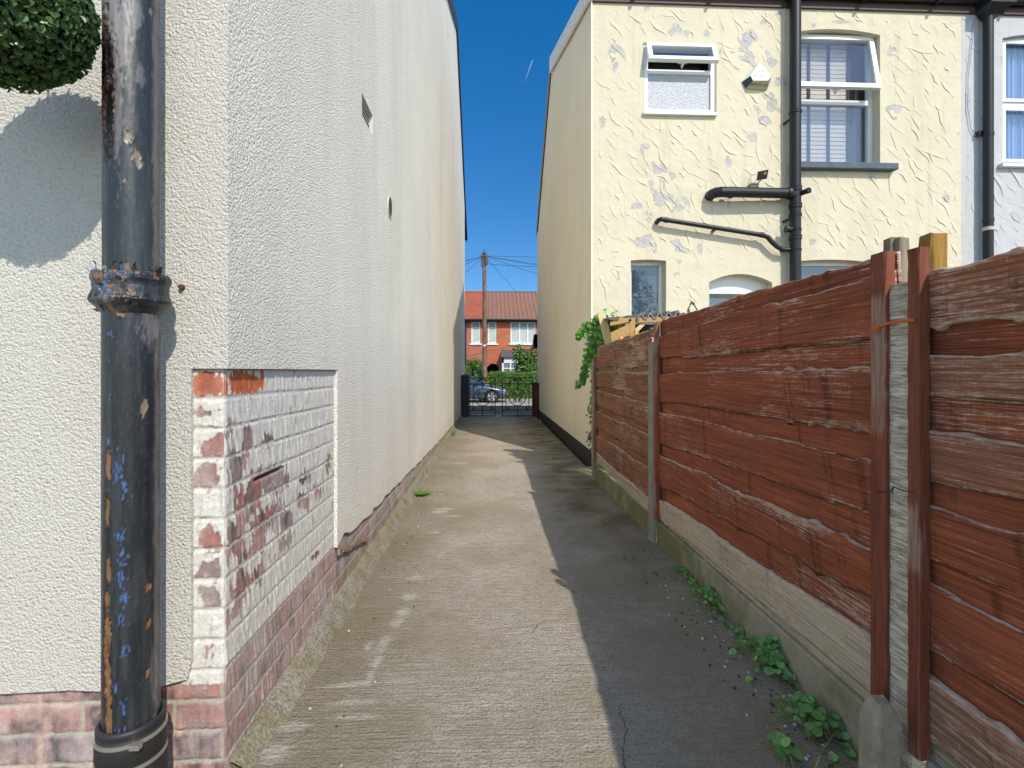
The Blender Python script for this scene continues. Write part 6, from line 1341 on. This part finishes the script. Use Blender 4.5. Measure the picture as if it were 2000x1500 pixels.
# bay window with slate canopy
bx0, bx1 = xH(980), xH(1030); bz0, bz1 = zH(696, HY_ - .8), zH(683, HY_)
BAYR = plain('bay_slate', (.085, .08, .09), .8); mb = MB(); 
mb.add([(bx0 - .1, HY_ - .95, bz0), (bx1 + .1, HY_ - .95, bz0), (bx1 + .1, HY_ - .0, bz1), (bx0 - .0, HY_ - .0, bz1), (bx0 - .1, HY_, bz0), (bx1 + .1, HY_, bz0), (bx0 - .1, HY_ - .95, bz0 - .08), (bx1 + .1, HY_ - .95, bz0 - .08), (bx0 - .1, HY_, bz0 - .08), (bx1 + .1, HY_, bz0 - .08)],
       [(0, 1, 2, 3), (0, 3, 4), (1, 5, 2), (0, 6, 7, 1), (0, 4, 8, 6), (1, 7, 9, 5), (6, 8, 9, 7)]); obj('bay_roof', mb, BAYR, hB, flip=False)
mb = MB(); mb.box(bx0, bx1, HY_ - .8, HY_ - .001, -.7, .25); mb.box(bx0, bx0 + .12, HY_ - .8, HY_ - .7, .25, bz0 - .08); mb.box(bx0, bx1, HY_ - .8, HY_ - .001, bz0 - .45, bz0 - .081)
for q in (.3, .6, .93): mb.box(bx0 + (bx1 - bx0) * q, bx0 + (bx1 - bx0) * q + .09, HY_ - .8, HY_ - .7, .25, bz0 - .45)
mb.box(bx0, bx0 + .1, HY_ - .1, HY_ - .001, .25, bz0 - .45); mb.box(bx0 + .12, bx1, HY_ - .79, HY_ - .72, bz0 - .85, bz0 - .78)
bw_ = obj('bay_window', mb, UPVC, hB); obj('pane', MB().box(bx0 + .06, bx1 - .05, HY_ - .74, HY_ - .73, .25, bz0 - .45), plain('bay_glass', (.16, .20, .26), .15, .7), bw_)
# terrace gardens
mb = MB(); mb.add([(-30, 30.2, -.52), (30, 30.2, -.52), (30, HY_, -.5), (-30, HY_, -.5)], [(0, 1, 2, 3)]); struct(obj('gardens', mb, plain('garden_earth', (.16, .14, .10), .95)))
# small bay canopy on the street front of the cream house, its corner just showing past the gable
p = PY(1041, 667, FY + .45); mb = MB(); mb.add([(p.x, FY + .2, 2.02), (p.x, FY + .75, 1.74), (3.4, FY + .75, 1.74), (3.4, FY + .2, 2.02), (p.x, FY + .2, 1.70), (p.x, FY + .75, 1.68), (3.4, FY + .75, 1.68), (3.4, FY + .2, 1.70)], [(0, 1, 2, 3), (0, 4, 5, 1), (1, 5, 6, 2), (4, 7, 6, 5), (2, 6, 7, 3)]); obj('canopy', mb, BLACKM, chouse)
# thin vapour trail high in the sky
tr0, tr1 = PY(1025, 160, 900), PY(1040, 118, 900); mb = MB(); mb.tube([tr0, tr0.lerp(tr1, .5), tr1], [.4, 1.2, 1.6], 8)
m = M('vapour', 1, 0, (.9, .92, .95)); tt = m.nd('ShaderNodeBsdfTransparent'); mx = m.nd('ShaderNodeMixShader', {0: .07, 1: tt.outputs[0], 2: m.b.outputs[0]}); m.t.links.new(mx.outputs[0], m.t.nodes['Material Output'].inputs[0])
o = obj('vapour_trail', mb, m.m, None, base=tr0); tag(o, 'short faint vapour trail in the blue sky between the houses', 'vapour trail')

# birch behind the camera, seen mirrored in the ground floor windows
rr = random.Random(44); t = thing('birch_tree', (5.6, -8.6, 0), 'birch tree of the yard, mirrored in the narrow dark window', 'tree'); mb = MB(); P = []; N_ = []
for i in range(3200):
    a = rr.uniform(0, 6.28); h = rr.uniform(1.3, 5.2); r_ = 1.5 * math.sin(math.pi * min(1, (h - .9) / 4.6)) ** .7 * rr.uniform(.3, 1) * (1 + .4 * noise.noise((a, h, 0))); P.append((5.6 + r_ * math.cos(a), -8.6 + r_ * math.sin(a), h)); N_.append((math.cos(a), math.sin(a), .3))
cloud(mb, P, N_, .07, .15, [(.06, .12, .025), (.09, .17, .04)], rr); obj('crown', mb, LEAFM, t, flip=False)
mb = MB(); mb.tube([(5.6, -8.6, -.1), (5.65, -8.6, 2.5), (5.6, -8.55, 5)], [.12, .09, .02], 10)
for k in range(14): a = k * 2.4; z = 1.3 + k * .25; mb.tube([(5.62, -8.6, z), (5.6 + .6 * math.cos(a), -8.6 + .6 * math.sin(a), z + .5), (5.6 + 1.2 * math.cos(a), -8.6 + 1.2 * math.sin(a), z + .6)], [.03, .018, .005], 6)
obj('trunk', mb, plain('birch_bark', (.45, .43, .40), .8, var=.5, sc=9), t)
